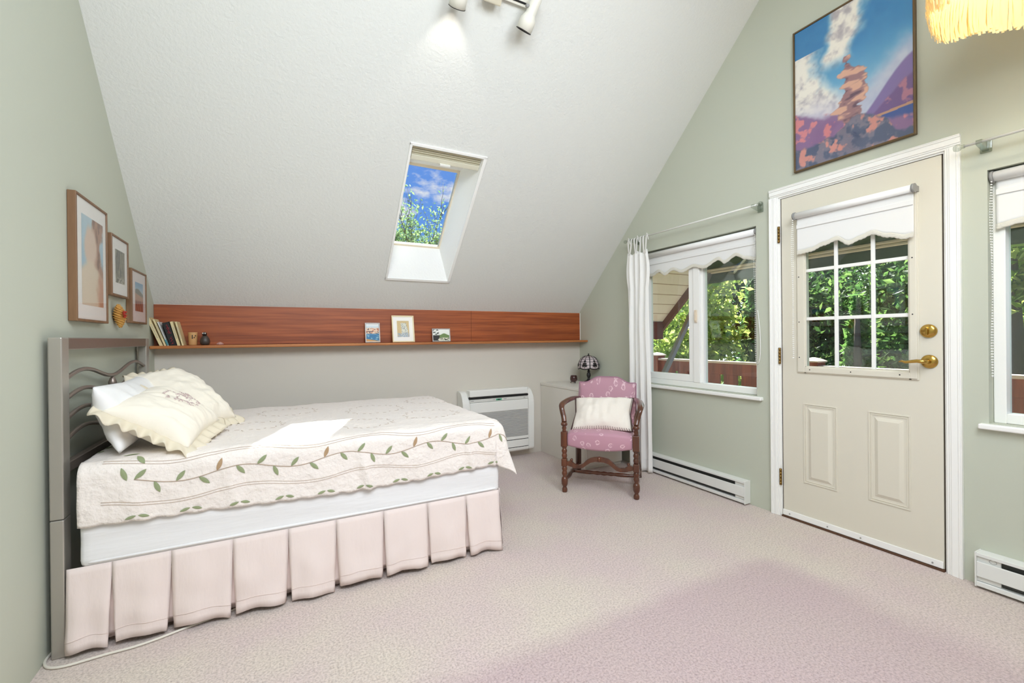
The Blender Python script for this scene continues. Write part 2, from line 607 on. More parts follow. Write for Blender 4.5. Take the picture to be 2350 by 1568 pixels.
def obj(name, b, m, parent=None, solid=0.0, offset=0.0, sub=0, kind=None, label=None, loc=None, fix=True):
    bm = b.bm
    if fix:
        bmesh.ops.recalc_face_normals(bm, faces=bm.faces)
    base = None
    if parent is not None:
        r = root_of(parent)
        if r.name not in LOCAL:
            base = r.location
    elif loc is not None:
        base = Vector(loc)
    if base is not None:
        bmesh.ops.translate(bm, verts=bm.verts, vec=-Vector(base))
    me = bpy.data.meshes.new(name)
    bm.to_mesh(me)
    bm.free()
    me.materials.append(m if not isinstance(m, str) else M[m])
    o = bpy.data.objects.new(name, me)
    COL.objects.link(o)
    if parent is not None:
        o.parent = parent
    elif loc is not None:
        o.location = loc
    if solid:
        s = o.modifiers.new('thickness', 'SOLIDIFY')
        s.thickness = solid
        s.offset = offset
    if sub:
        s = o.modifiers.new('smooth', 'SUBSURF')
        s.levels = s.render_levels = sub
    if kind:
        o['kind'] = kind
    if label:
        o['label'] = label
    return o


def tag(o, label, cat, group=None):
    o['label'] = label
    o['category'] = cat
    if group:
        o['group'] = group
    return o


def thing(name, label, cat, loc=(0, 0, 0), rotz=0.0, group=None, local=False):
    o = bpy.data.objects.new(name, None)
    o.empty_display_size = 0.1
    COL.objects.link(o)
    o.location = loc
    o.rotation_euler = (0, 0, rotz)
    if local:
        LOCAL.add(o.name)
    return tag(o, label, cat, group)


def struct(name, b, m, label=None, parent=None, **k):
    o = obj(name, b, m, parent, **k)
    if parent is None:
        o['kind'] = 'structure'
        if label:
            o['label'] = label
    return o


def struct_root(name, label, loc=(0, 0, 0)):
    o = bpy.data.objects.new(name, None)
    o.empty_display_size = 0.1
    COL.objects.link(o)
    o.location = loc
    o['kind'] = 'structure'
    o['label'] = label
    return o


def fbm(x, y, seed=0, octaves=4, freq=1.0):
    """numpy value noise, 0..1"""
    r = np.random.RandomState(seed)
    tab = r.rand(64, 64)
    tot, amp, s = 0, 1.0, 0
    for _ in range(octaves):
        X, Y = x * freq, y * freq
        xi, yi = np.floor(X).astype(int), np.floor(Y).astype(int)
        fx, fy = X - xi, Y - yi
        fx, fy = fx * fx * (3 - 2 * fx), fy * fy * (3 - 2 * fy)
        g = lambda a, b: tab[a % 64, b % 64]
        v = g(xi, yi) * (1 - fx) * (1 - fy) + g(xi + 1, yi) * fx * (1 - fy) + g(xi, yi + 1) * (1 - fx) * fy + g(xi + 1, yi + 1) * fx * fy
        tot = tot + v * amp
        s += amp
        amp *= 0.5
        freq *= 2.0
    return tot / s


def art_plane(name, o, du, dv, painter, nu, nv, parent, mtl='art'):
    """flat printed sheet: corner o, edge vectors du, dv; painter(u, v) -> rgb 0..255 arrays"""
    o, du, dv = Vector(o), Vector(du), Vector(dv)
    base = root_of(parent).location
    us, vs = np.linspace(0, 1, nu + 1), np.linspace(0, 1, nv + 1)
    U, V = np.meshgrid(us, vs, indexing='ij')
    P = (np.array(o - base)[None, None] + U[..., None] * np.array(du) + V[..., None] * np.array(dv)).reshape(-1, 3)
    idx = np.arange((nu + 1) * (nv + 1)).reshape(nu + 1, nv + 1)
    F = np.stack([idx[:-1, :-1], idx[1:, :-1], idx[1:, 1:], idx[:-1, 1:]], -1).reshape(-1, 4)
    me = bpy.data.meshes.new(name)
    me.from_pydata(P.tolist(), [], F.tolist())
    rgb = np.clip(painter(U, V), 0, 255) / 255.0
    rgb = np.where(rgb <= 0.04045, rgb / 12.92, ((rgb + 0.055) / 1.055) ** 2.4)
    ca = me.color_attributes.new('Col', 'FLOAT_COLOR', 'POINT')
    ca.data.foreach_set('color', np.concatenate([rgb.reshape(-1, 3), np.ones((P.shape[0], 1))], 1).astype(np.float32).ravel())
    me.materials.append(M[mtl])
    ob = bpy.data.objects.new(name, me)
    COL.objects.link(ob)
    ob.parent = parent
    return ob


def mixc(a, b, t):
    t = np.clip(t, 0, 1)[..., None]
    return np.array(a, float) * (1 - t) + np.array(b, float) * t if not isinstance(a, np.ndarray) else a * (1 - t) + np.array(b, float) * t


def sstep(a, b, x):
    t = np.clip((x - a) / (b - a), 0, 1)
    return t * t * (3 - 2 * t)


# ================================================================== SETTING
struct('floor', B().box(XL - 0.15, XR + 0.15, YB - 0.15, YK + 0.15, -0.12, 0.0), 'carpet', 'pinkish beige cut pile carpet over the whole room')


def gable(name, x0, x1, holes, m, label):
    """gable wall between x0 and x1 with (y0, y1, z0, z1) holes"""
    ys = sorted({YB, YK, YR, *[h[0] for h in holes], *[h[1] for h in holes]})
    b = B()
    for a, c in zip(ys, ys[1:]):
        mid = (a + c) / 2
        zs = [0.0]
        for h in sorted([h for h in holes if h[0] <= mid <= h[1]], key=lambda q: q[2]):
            zs += [h[2], h[3]]
        for k in range(0, len(zs), 2):
            z0 = zs[k]
            if k + 1 < len(zs):
                if zs[k + 1] - z0 > 1e-4:
                    b.prism([(x0, a, z0), (x0, c, z0), (x0, c, zs[k + 1]), (x0, a, zs[k + 1])], (x1 - x0, 0, 0))
            else:
                b.prism([(x0, a, z0), (x0, c, z0), (x0, c, ceil_z(c) + 0.02), (x0, a, ceil_z(a) + 0.02)], (x1 - x0, 0, 0))
    return struct(name, b, m, label)


W1 = (1.902, 3.045, 0.755, 1.915)
W2 = (-0.30, 0.788, 0.755, 1.915)
DR = (0.928, 1.750, 0.0, 2.062)
gable('wall_left', XL - 0.15, XL, [], 'wall', 'sage green gable wall behind the metal headboard')
gable('wall_right', XR, XR + 0.15, [W1, W2, DR], 'wall', 'sage green gable wall with the door and two windows')
struct('wall_back', B().box(XL - 0.15, XR + 0.15, YK, YK + 0.12, 0, ZK + 0.03), 'knee', 'low cream knee wall under the wooden shelf')
struct('wall_front', B().box(XL - 0.15, XR + 0.15, YB - 0.12, YB, 0, ZK + 0.03), 'knee', 'low knee wall behind the viewpoint')
# wood panelling above the shelf: two lengths with a joint
for k, (a, c) in enumerate(((XL + 0.001, 1.6155), (1.6175, XR - 0.006))):
    struct(f'trim_{k + 1}', B().box(a, c, YK - 0.012, YK, 1.139, ZK - 0.004, 0.001), 'wood_panel', ['long reddish wood panel above the shelf, left length', 'short reddish wood panel above the shelf, right length'][k])
struct('trim_3', B().box(XR - 0.005, XR, YK - 0.014, YK, 1.139, ZK - 0.004), 'white', 'thin white bead at the right end of the wood panelling')

# ceiling: two slopes, 0.22 thick, with the skylight and two added rear openings
SKY = (0.785, 1.302, 2.872, 3.668)       # x0,x1,y0,y1 of the visible skylight opening
TH = 0.22


def slope_pt(x, y, front, d=0.0):
    n = Vector((0, SINA if front else -SINA, COSA))
    return Vector((x, y, ceil_z(y))) + n * d


cb = B()
for front, openings in ((True, [SKY]), (False, [(a, c, YB + 0.6, YB + 1.9) for a, c in REAR_OPENINGS])):
    ya, yb = (YR, YK + 0.10) if front else (YB - 0.10, YR)
    xs = sorted({XL - 0.15, XR + 0.15, *[o[0] for o in openings], *[o[1] for o in openings]})
    for a, c in zip(xs, xs[1:]):
        op = [o for o in openings if o[0] <= (a + c) / 2 <= o[1]]
        spans = [(ya, yb)] if not op else [(ya, op[0][2]), (op[0][3], yb)]
        for (p, q) in spans:
            zf = (lambda y: ZK + (YK - y) * TAN) if front else (lambda y: ZK + (y - YB) * TAN)
            n = Vector((0, SINA if front else -SINA, COSA)) * TH
            cb.prism([(a, p, zf(p)), (c, p, zf(p)), (c, q, zf(q)), (a, q, zf(q))], n)
struct('ceiling', cb, 'ceiling', 'white textured sloping ceiling with a skylight')

# ---- skylight (window_3)
sk = struct_root('window_3', 'narrow skylight in the sloping ceiling showing blue sky and a treetop', slope_pt(SKY[0], SKY[3], True))


def slope_box(b, x0, x1, y0, y1, d0, d1, bev=0.0):
    """box in slope coordinates: y0..y1 measured on the ceiling plane, d outward depth"""
    n = Vector((0, SINA, COSA))
    vs = []
    for x in (x0, x1):
        for y in (y0, y1):
            for d in (d0, d1):
                vs.append(Vector((x, y, ZK + (YK - y) * TAN)) + n * d)
    v, f = b._faces(vs, [(0, 1, 3, 2), (4, 6, 7, 5), (0, 4, 5, 1), (2, 3, 7, 6), (0, 2, 6, 4), (1, 5, 7, 3)])
    if bev:
        bmesh.ops.bevel(b.bm, geom=list({e for q in f for e in q.edges}), offset=bev, segments=2, affect='EDGES', profile=0.5)


x0, x1, y0, y1 = SKY
tb = B()
slope_box(tb, x0 - 0.012, x0 + 0.004, y0 - 0.008, y1 + 0.010, -0.010, 0.004, 0.002)
slope_box(tb, x1 - 0.004, x1 + 0.020, y0 - 0.008, y1 + 0.010, -0.010, 0.004, 0.002)
slope_box(tb, x0 - 0.012, x1 + 0.020, y1 - 0.004, y1 + 0.012, -0.010, 0.004, 0.002)
slope_box(tb, x0 - 0.012, x1 + 0.020, y0 - 0.010, y0 + 0.003, -0.010, 0.004, 0.002)
obj('casing', tb, 'white', sk)
# splayed well: upright lower face, level upper face, sides closing in to the pane
GX0, GX1, GD = 0.832, 1.236, 0.20
nS = Vector((0, SINA, COSA))
zS = lambda y: ZK + (YK - y) * TAN
c_in = [Vector((x0, y1, zS(y1))), Vector((x1, y1, zS(y1))), Vector((x1, y0, zS(y0))), Vector((x0, y0, zS(y0)))]
yb_ = y1 + GD * SINA - GD * SINA        # upright: same y
kb = GD / COSA                          # rise of the upright face until depth GD
low = Vector((0, y1 + 0.012, zS(y1) + kb))
top = Vector((0, y0 + GD / SINA, zS(y0)))
c_out = [Vector((GX0, low.y, low.z)), Vector((GX1, low.y, low.z)), Vector((GX1, top.y, top.z)), Vector((GX0, top.y, top.z))]
c_in = [p + nS * 0.004 for p in c_in]
wb = B()
for i in range(4):
    j = (i + 1) % 4
    wb._faces([c_in[i], c_in[j], c_out[j], c_out[i]], [(0, 1, 2, 3)])
M['well'] = mat('white_skylight_well', (240, 240, 238), 0.8, bump=(60, 0.5, 0.005, ONE))
obj('well_lining', wb, 'well', sk, solid=0.006, offset=0)
sf = B()
g0 = 0.201
gya, gyb = low.y - g0 * SINA, top.y - g0 * SINA      # ceiling-plane y of the pane's lower and upper edge
slope_box(sf, GX0 - 0.02, GX0 + 0.012, gyb - 0.02, gya + 0.02, g0, g0 + 0.035, 0.002)
slope_box(sf, GX1 - 0.012, GX1 + 0.02, gyb - 0.02, gya + 0.02, g0, g0 + 0.035, 0.002)
slope_box(sf, GX0 + 0.012, GX1 - 0.012, gya - 0.016, gya + 0.02, g0, g0 + 0.035, 0.002)
slope_box(sf, GX0 + 0.012, GX1 - 0.012, gyb - 0.02, gyb + 0.02, g0, g0 + 0.035, 0.002)
M['pine'] = mat('pale_pine_skylight_frame', (232, 220, 196), 0.5)
obj('window_frame', sf, 'pine', sk)
gb = B()
slope_box(gb, GX0, GX1, gyb, gya, g0 + 0.018, g0 + 0.023)
obj('glass_pane', gb, 'glass', sk)
bl = thing('skylight_blind', 'cream pleated blind gathered at the top of the skylight', 'blind', slope_pt(1.04, 2.9, True))
pb = B()
for k in range(7):
    slope_box(pb, x0 + 0.014, x1 - 0.014, 2.884 + k * 0.0052, 2.884 + k * 0.0052 + 0.0036, 0.012 + 0.006 * (k % 2), 0.055)
M['pleat'] = mat('cream_pleated_fabric', (206, 200, 176), 0.85)
obj('pleated_fabric', pb, 'pleat', bl)
rb = B()
slope_box(rb, x0 + 0.012, x1 - 0.012, 2.9205, 2.946, 0.008, 0.058, 0.004)
obj('bottom_rail', rb, mat('cream_blind_rail', (216, 212, 192), 0.5), bl)
hb = B()
slope_box(hb, 1.0, 1.075, 2.942, 2.952, -0.002, 0.012, 0.002)
obj('handle', hb, 'plastic', bl)


# ---- window 1 and window 2 (right wall)
def side_window(name, W, label, mull, left_sash):
    y0, y1, z0, z1 = W
    r = struct_root(name, label, (XR + 0.08, (y0 + y1) / 2, z0))
    xf0, xf1 = XR + 0.055, XR + 0.125
    fb = B()
    fb.box(xf0, xf1, y0 + 0.001, y0 + 0.042, z0, z1 - 0.001, 0.003)
    fb.box(xf0, xf1, y1 - 0.042, y1 - 0.001, z0, z1 - 0.001, 0.003)
    fb.box(xf0, xf1, y0 + 0.042, y1 - 0.042, z0 + 0.001, z0 + 0.045, 0.003)
    fb.box(xf0, xf1, y0 + 0.042, y1 - 0.042, z1 - 0.045, z1 - 0.001, 0.003)
    obj('window_frame', fb, 'vinyl', r)
    mb = B()
    mb.box(xf0 - 0.004, xf1 - 0.002, mull - 0.032, mull + 0.028, z0 + 0.0455, z1 - 0.0455, 0.003)
    mb.box(xf0 + 0.02, xf1 - 0.002, mull - 0.050, mull - 0.032, z0 + 0.0455, z1 - 0.0455, 0.002)
    obj('mullion', mb, 'vinyl', r)
    a, c = (mull + 0.030, y1 - 0.043) if left_sash else (y0 + 0.043, mull - 0.052)
    sb = B()
    s0, s1 = xf0 + 0.004, xf1 - 0.012
    sb.box(s0, s1, a, a + 0.048, z0 + 0.046, z1 - 0.046, 0.004)
    sb.box(s0, s1, c - 0.048, c, z0 + 0.046, z1 - 0.046, 0.004)
    sb.box(s0, s1, a + 0.048, c - 0.048, z0 + 0.046, z0 + 0.10, 0.004)
    sb.box(s0, s1, a + 0.048, c - 0.048, z1 - 0.10, z1 - 0.046, 0.004)
    obj('sash', sb, 'vinyl', r)
    obj('glass_pane', B().box(XR + 0.09, XR + 0.094, a + 0.045, c - 0.045, z0 + 0.095, z1 - 0.095), 'glass', r)
    if left_sash:
        p, q = y0 + 0.040, mull - 0.046
    else:
        p, q = mull + 0.030, y1 - 0.040
    obj('glass_pane', B().box(XR + 0.099, XR + 0.103, p, q, z0 + 0.042, z1 - 0.042), 'glass', r)
    obj('window_sill', B().box(XR - 0.030, XR + 0.056, y0 - 0.042, y1 + 0.03, z0 - 0.026, z0 - 0.002, 0.006, 3), 'white', r)
    lt = B()
    lt.box(xf0 - 0.016, xf0 - 0.004, mull - 0.014, mull + 0.010, 1.275, 1.375, 0.005, 3)
    lt.box(xf0 - 0.024, xf0 - 0.014, mull - 0.008, mull + 0.004, 1.29, 1.36, 0.004, 3)
    obj('window_latch', lt, mat('ivory_latch', (226, 210, 188), 0.4), r)
    return r


side_window('window_1', W1, 'white sliding window between the curtain and the door', 2.44, True)
side_window('window_2', W2, 'white window at the right edge of the picture beyond the door', 0.245, False)

# ---- door
d = struct_root('door_1', 'cream entrance door with a nine-light window and brass lever', (XR + 0.03, 1.34, 0))
ly0, ly1, lz0, lz1 = 0.948, 1.731, 0.012, 2.046
lx0, lx1 = XR + 0.004, XR + 0.046
gy0, gy1, gz0, gz1 = 1.072, 1.590, 0.970, 1.865
lb = B()
lb.box(lx0, lx1, ly0, gy0, lz0, lz1)
lb.box(lx0, lx1, gy1, ly1, lz0, lz1)
lb.box(lx0, lx1, gy0, gy1, lz0, gz0)
lb.box(lx0, lx1, gy0, gy1, gz1, lz1)
leaf_o = obj('door_leaf', lb, 'door', d)


def raised_panel(y0, y1, z0, z1):
    b = B()
    x = lx0
    # outer moulding: two thin ridges
    for (g, w, h) in ((0.0, 0.007, 0.004), (0.011, 0.006, 0.0025)):
        for (a, c, e, f) in ((y0 + g, y1 - g, z0 + g, z0 + g + w), (y0 + g, y1 - g, z1 - g - w, z1 - g), (y0 + g, y0 + g + w, z0 + g + w, z1 - g - w), (y1 - g - w, y1 - g, z0 + g + w, z1 - g - w)):
            b.box(x - h, x + 0.002, a, c, e, f, 0.0012)
    # bevelled field
    s0, s1 = 0.026, 0.046
    A = [(x + 0.001, y0 + s0, z0 + s0), (x + 0.001, y1 - s0, z0 + s0), (x + 0.001, y1 - s0, z1 - s0), (x + 0.001, y0 + s0, z1 - s0)]
    Bq = [(x - 0.008, y0 + s1, z0 + s1), (x - 0.008, y1 - s1, z0 + s1), (x - 0.008, y1 - s1, z1 - s1), (x - 0.008, y0 + s1, z1 - s1)]
    b._faces(A + Bq, [(4, 5, 6, 7)] + [(i, (i + 1) % 4, 4 + (i + 1) % 4, 4 + i) for i in range(4)])
    return b


obj('raised_panel', raised_panel(1.417, 1.604, 0.252, 0.745), 'door', d)
obj('raised_panel', raised_panel(1.076, 1.261, 0.254, 0.745), 'door', d)
fb = B()
for (a, c, e, f) in ((1.043, gy0 + 0.002, 0.938, 1.897), (gy1 - 0.002, 1.632, 0.938, 1.897), (gy0, gy1, 0.938, gz0 + 0.002), (gy0, gy1, gz1 - 0.002, 1.897)):
    fb.box(lx0 - 0.012, lx0 + 0.003, a, c, e, f, 0.004, 2)
    fb.box(lx0 - 0.006, lx0 + 0.002, a - 0.006, c + 0.006, e - 0.006, f + 0.006, 0.002, 1)
lite = obj('glazing_frame', fb, 'door', d)
for (yy, zz) in ((1.06, 1.27), (1.06, 1.56), (1.62, 1.03), (1.62, 1.25), (1.62, 1.53), (1.56, 0.956), (1.34, 0.956), (1.115, 0.956)):
    obj('screw_hole', B().cyl((lx0 - 0.0125, yy, zz), (lx0 - 0.010, yy, zz), 0.0034, n=10), 'black', lite)
obj('glass_pane', B().box(lx0 + 0.018, lx0 + 0.022, gy0, gy1, gz0, gz1), 'glass', d)
mu = B()
for yy in (1.421, 1.238):
    mu.box(lx0 + 0.006, lx0 + 0.0175, yy - 0.010, yy + 0.010, gz0, gz1, 0.003)
for zz in (1.268, 1.565):
    mu.box(lx0 + 0.008, lx0 + 0.0172, gy0, gy1, zz - 0.010, zz + 0.010, 0.003)
obj('glazing_bars', mu, 'white', d)
for zc in (1.818, 1.036, 0.254):
    h = B()
    for k in range(5):
        h.cyl((XR - 0.012, 1.741, zc - 0.052 + k * 0.0212), (XR - 0.012, 1.741, zc - 0.052 + k * 0.0212 + 0.0195), 0.0068, n=12)
    h.box(XR - 0.013, XR - 0.009, 1.733, 1.7405, zc - 0.052, zc + 0.052)
    obj('hinge', h, 'hinge', d)
sw = B().box(lx0 - 0.007, lx0 - 0.0005, ly0 + 0.002, ly1 + 0.002, 0.012, 0.048, 0.002)
sweep = obj('door_sweep', sw, 'white', d)
for yy in (1.69, 1.47, 1.30, 0.99):
    obj('screw', B().lathe([(0.004, 0), (0.004, 0.002)], Matrix.Translation((lx0 - 0.007, yy, 0.028)) @ Matrix.Rotation(-PI / 2, 4, 'Y'), 10), 'plastic_g', sweep)
obj('threshold', B().box(XR - 0.010, XR + 0.14, DR[0] + 0.015, DR[1] - 0.012, 0.0, 0.010, 0.002), mat('dark_wood_threshold', (86, 56, 36), 0.5), d)
RX = Matrix.Rotation(-PI / 2, 4, 'Y')      # local z -> -x (into the room)
lev = obj('lever_handle', B().tube([(lx0 - 0.012, 0.998, 1.030), (lx0 - 0.044, 0.998, 1.030), (lx0 - 0.052, 1.008, 1.031), (lx0 - 0.053, 1.03, 1.033), (lx0 - 0.053, 1.055, 1.029), (lx0 - 0.054, 1.075, 1.026), (lx0 - 0.055, 1.090, 1.031), (lx0 - 0.056, 1.102, 1.026)], [0.010, 0.010, 0.010, 0.009, 0.008, 0.007, 0.0055, 0.003], 14), 'brass', d)
obj('rose', B().lathe([(0.034, 0), (0.034, 0.004), (0.030, 0.010), (0.020, 0.014), (0.012, 0.015)], Matrix.Translation((lx0 - 0.0005, 0.998, 1.030)) @ RX, 32), 'brass', lev)
db = obj('deadbolt', B().lathe([(0.034, 0), (0.034, 0.005), (0.030, 0.012), (0.022, 0.016), (0.006, 0.017)], Matrix.Translation((lx0 - 0.0005, 1.0, 1.183)) @ RX, 32), 'brass', d)
obj('thumb_turn', B().box(lx0 - 0.034, lx0 - 0.016, 0.996, 1.004, 1.163, 1.203, 0.003), 'brass', db)
jb = B()
jb.box(XR + 0.001, XR + 0.14, DR[0] + 0.0005, DR[0] + 0.0115, 0.0, DR[3] - 0.002)
jb.box(XR + 0.001, XR + 0.14, DR[1] - 0.0115, DR[1] - 0.0005, 0.0, DR[3] - 0.002)
jb.box(XR + 0.001, XR + 0.14, DR[0] + 0.0115, DR[1] - 0.0115, DR[3] - 0.0125, DR[3] - 0.001)
obj('jamb', jb, 'white', d)
ws = B()
ws.box(XR + 0.010, XR + 0.05, DR[0] + 0.0115, ly0 - 0.001, 0.010, DR[3] - 0.0125)
ws.box(XR + 0.010, XR + 0.05, ly1 + 0.001, DR[1] - 0.0115, 0.010, DR[3] - 0.0125)
ws.box(XR + 0.010, XR + 0.05, ly0 - 0.001, ly1 + 0.001, lz1 + 0.001, DR[3] - 0.0125)
obj('weather_seal', ws, 'dooredge', d)


def casing(vert, a0, a1, b0, b1, flip):
    """profiled board lying on the right wall; a along its length, b across"""
    b = B()
    w = b1 - b0
    prof = [(0.0, 0.010, 0.010), (0.010, 0.018, 0.014), (0.018, w - 0.014, 0.018), (w - 0.014, w - 0.006, 0.021), (w - 0.006, w, 0.022)]
    for (p, q, t) in prof:
        p, q = (b0 + p, b0 + q) if not flip else (b1 - q, b1 - p)
        if vert:
            b.box(XR - t, XR, p, q, a0, a1, 0.0015, 1)
        else:
            b.box(XR - t, XR, a0, a1, p, q, 0.0015, 1)
    return b


CW = 0.062
struct('trim_4', casing(True, 0, DR[3], DR[1] - 0.004, DR[1] + CW - 0.012, False), 'white', 'white door casing on the hinge side')
struct('trim_5', casing(True, 0, DR[3], DR[0] - CW + 0.008, DR[0] + 0.004, True), 'white', 'white door casing on the lock side')
struct('trim_6', casing(False, DR[0] - CW + 0.008, DR[1] + CW - 0.012, DR[3] - 0.004, DR[3] + CW - 0.008, False), 'white', 'white head casing over the door')

# ================================================================== SHELF AND WHAT STANDS ON IT
SHZ = 1.139
tag(obj('wall_shelf', B().box(XL + 0.002, XR - 0.003, YK - 0.150, YK - 0.001, SHZ - 0.022, SHZ - 0.001, 0.006, 3), 'wood_shelf', loc=(1.0, YK - 0.07, SHZ - 0.022)), 'long honey wood ledge along the knee wall', 'shelf')
# books: base right x, thickness, height, lean
books = [
    ('cream paperback, tallest and leftmost on the shelf, leaning on the wall', 'cream_paper', -0.693, 0.021, 0.205, 0.355),
    ('thin cream book with a grey title, second from the left wall', 'cream_paper', -0.675, 0.014, 0.192, 0.335),
    ('thinnest white book with a teal foot, beside the thick black book', 'white_book', -0.662, 0.010, 0.172, 0.325),
    ('thick black book with red lettering on its spine', 'black_book', -0.617, 0.040, 0.170, 0.26),
    ('yellowed cream book just right of the black book', 'cream_paper', -0.597, 0.019, 0.172, 0.25),
    ('narrow cream book at the right end of the row, next to the tan cup', 'cream_paper', -0.577, 0.014, 0.170, 0.235),
]
yb0, yb1 = YK - 0.126, YK - 0.020
for k, (lab, mm, xb, t, h, a) in enumerate(books):
    mt = Matrix.Translation((xb, 0, SHZ)) @ Matrix.Rotation(-a, 4, 'Y')
    bk = thing('book', lab, 'book', (xb, (yb0 + yb1) / 2, SHZ), group='books on the ledge by the headboard')
    c = B()
    c.box(-t, -t + 0.0015, yb0, yb1, 0, h, mtx=mt)
    c.box(-0.0015, 0, yb0, yb1, 0, h, mtx=mt)
    c.box(-t, 0, yb0, yb0 + 0.0018, 0, h, mtx=mt)
    obj('cover', c, mm, bk)
    obj('page_block', B().box(-t + 0.0016, -0.0016, yb0 + 0.002, yb1 - 0.003, 0.002, h - 0.003, mtx=mt), 'pages', bk)
    pr = B()
    if mm == 'black_book':
        for j in range(7):
            z = h * (0.52 + 0.055 * j)
            pr.tube([mt @ Vector((-t * (0.62 + 0.12 * math.sin(j * 2.1)), yb0 - 0.0006, z)), mt @ Vector((-t * 0.45, yb0 - 0.0006, z + 0.007)), mt @ Vector((-t * (0.34 - 0.1 * math.cos(j * 1.7)), yb0 - 0.0006, z + 0.001))], 0.0018, 6)
        for j in range(9):
            z = h * (0.10 + 0.035 * j)
            pr.tube([mt @ Vector((-t * (0.75 - 0.2 * (j % 3)), yb0 - 0.0006, z)), mt @ Vector((-t * (0.35 + 0.1 * (j % 2)), yb0 - 0.0006, z + 0.004))], 0.0014, 6)
        obj('spine_print', pr, 'redprint', bk)
    else:
        for j in range(10):
            z = h * (0.30 + 0.05 * j)
            pr.box(-t * 0.62, -t * 0.40, yb0 - 0.0006, yb0 + 0.0005, z, z + 0.005, mtx=mt)
        obj('spine_print', pr, 'plastic_g', bk)
        if k == 2:
            obj('spine_band', B().box(-t, 0, yb0 - 0.0008, yb0 + 0.001, 0.004, h * 0.26, mtx=mt), 'teal', bk)
cup = thing('cup', 'small tan straight-sided cup with a dark mark, right of the books', 'cup', (-0.533, YK - 0.085, SHZ))
T = Matrix.Translation
obj('cup_body', B().lathe([(0.023, 0), (0.0245, 0.003), (0.0275, 0.088), (0.0275, 0.091), (0.0245, 0.091), (0.021, 0.008), (0.001, 0.007)], T((-0.533, YK - 0.085, SHZ)), 28), 'tan', cup)
mk = B()
for (a, z0, z1) in ((-0.008, 0.045, 0.072), (0.003, 0.05, 0.058), (0.010, 0.062, 0.070)):
    mk.box(-0.533 + 0.006 + a, -0.533 + 0.011 + a, YK - 0.113, YK - 0.109, SHZ + z0, SHZ + z1)
obj('printed_mark', mk, 'black', cup)
bird = thing('bird_figurine', 'small dark bird ornament with a white face beside the tan cup', 'figurine', (-0.462, YK - 0.085, SHZ))
obj('body', B().lathe([(0.022, 0), (0.029, 0.012), (0.031, 0.028), (0.026, 0.048), (0.017, 0.062), (0.012, 0.068)], T((-0.462, YK - 0.085, SHZ)) @ Matrix.Rotation(0.08, 4, 'X'), 24), mat('dark_carved_stone', (66, 58, 52), 0.4), bird)
hd = obj('head', B().lathe([(0.006, -0.013), (0.013, -0.008), (0.015, 0), (0.012, 0.009), (0.004, 0.014)], T((-0.464, YK - 0.090, SHZ + 0.078)), 20), 'black', bird)
obj('beak', B().cyl((-0.466, YK - 0.102, SHZ + 0.077), (-0.470, YK - 0.118, SHZ + 0.074), 0.005, 0.001, 10), 'black', hd)
for s in (-0.008, 0.005):
    obj('eye', B().lathe([(0.001, -0.005), (0.0052, 0), (0.001, 0.005)], T((-0.464 + s, YK - 0.1035, SHZ + 0.083)), 12), 'white_book', hd)
sb = B()
sb.lathe([(0.020, 0), (0.024, 0.006), (0.014, 0.016), (0.003, 0.021)], T((-0.372, YK - 0.09, SHZ)), 7, smooth=False)
tag(obj('stone', sb, 'stone', loc=(-0.372, YK - 0.09, SHZ)), 'little pink stone lying on the ledge right of the bird ornament', 'stone')


# small framed pictures on the shelf
def p_seaside(u, v):
    c = mixc((150, 190, 214), (236, 240, 240), sstep(0.55, 1.0, v))
    n = fbm(u * 9, v * 9, 3)
    town = sstep(0.42, 0.46, v) * (1 - sstep(0.74, 0.80, v + 0.12 * (n - 0.5)))
    blk = fbm(np.floor(u * 12), np.floor(v * 20), 5, 1, 1.37)
    c = mixc(c, (236, 206, 178), town)
    c = mixc(c, (120, 92, 84), town * (blk > 0.62))
    c = mixc(c, (206, 120, 84), town * (blk < 0.28))
    w = 1 - sstep(0.40, 0.46, v + 0.16 * (n - 0.5))
    c = mixc(c, (36, 118, 168), w)
    c = mixc(c, (150, 206, 220), w * (fbm(u * 5, v * 22, 8) > 0.58))
    b = 1 - sstep(0.08, 0.12, v + 0.12 * u - 0.05)
    return mixc(c, (214, 160, 90), b)


def p_patchwork(u, v):
    # plain generic stand-in: pale column of scattered dashes on gold
    c = mixc((214, 192, 140), (206, 178, 124), fbm(u * 20, v * 20, 2))
    cx = 0.58 + 0.05 * np.sin(v * 5)
    w = 0.33 - 0.10 * v
    body = sstep(w, w - 0.05, np.abs(u - cx)) * (v < 0.86)
    c = mixc(c, (222, 222, 206), body)
    n = fbm(u * 30, v * 30, 6, 2)
    c = mixc(c, (96, 108, 122), body * (n > 0.66))
    c = mixc(c, (150, 170, 190), sstep(0.28, 0.18, v) * (fbm(u * 24, v * 24, 9, 2) > 0.42))
    return c


def p_lake(u, v):
    c = mixc((226, 236, 220), (246, 248, 244), v)
    n = fbm(u * 6, v * 6, 4)
    hill = sstep(0.02, -0.02, v - (0.44 + 0.20 * np.exp(-((u - 0.68) / 0.2) ** 2) + 0.04 * n)) * (u > 0.3)
    c = mixc(c, (112, 140, 82), hill * (v > 0.25))
    shore = sstep(0.30, 0.24, v + 0.1 * (n - 0.5))
    c = mixc(c, (226, 226, 202), shore)
    c = mixc(c, (60, 62, 50), shore * (fbm(u * 12, v * 14, 12, 3) > 0.66))
    tree = (u < 0.30 + 0.25 * (fbm(u * 4, v * 9, 7) - 0.35)) * (v < 0.5)
    c = mixc(c, (24, 26, 22), tree.astype(float))
    top = ((fbm(u * 14, v * 14, 15, 3) > 0.56) & (u < 0.4) & (v > 0.5)).astype(float)
    return mixc(c, (40, 46, 40), top)


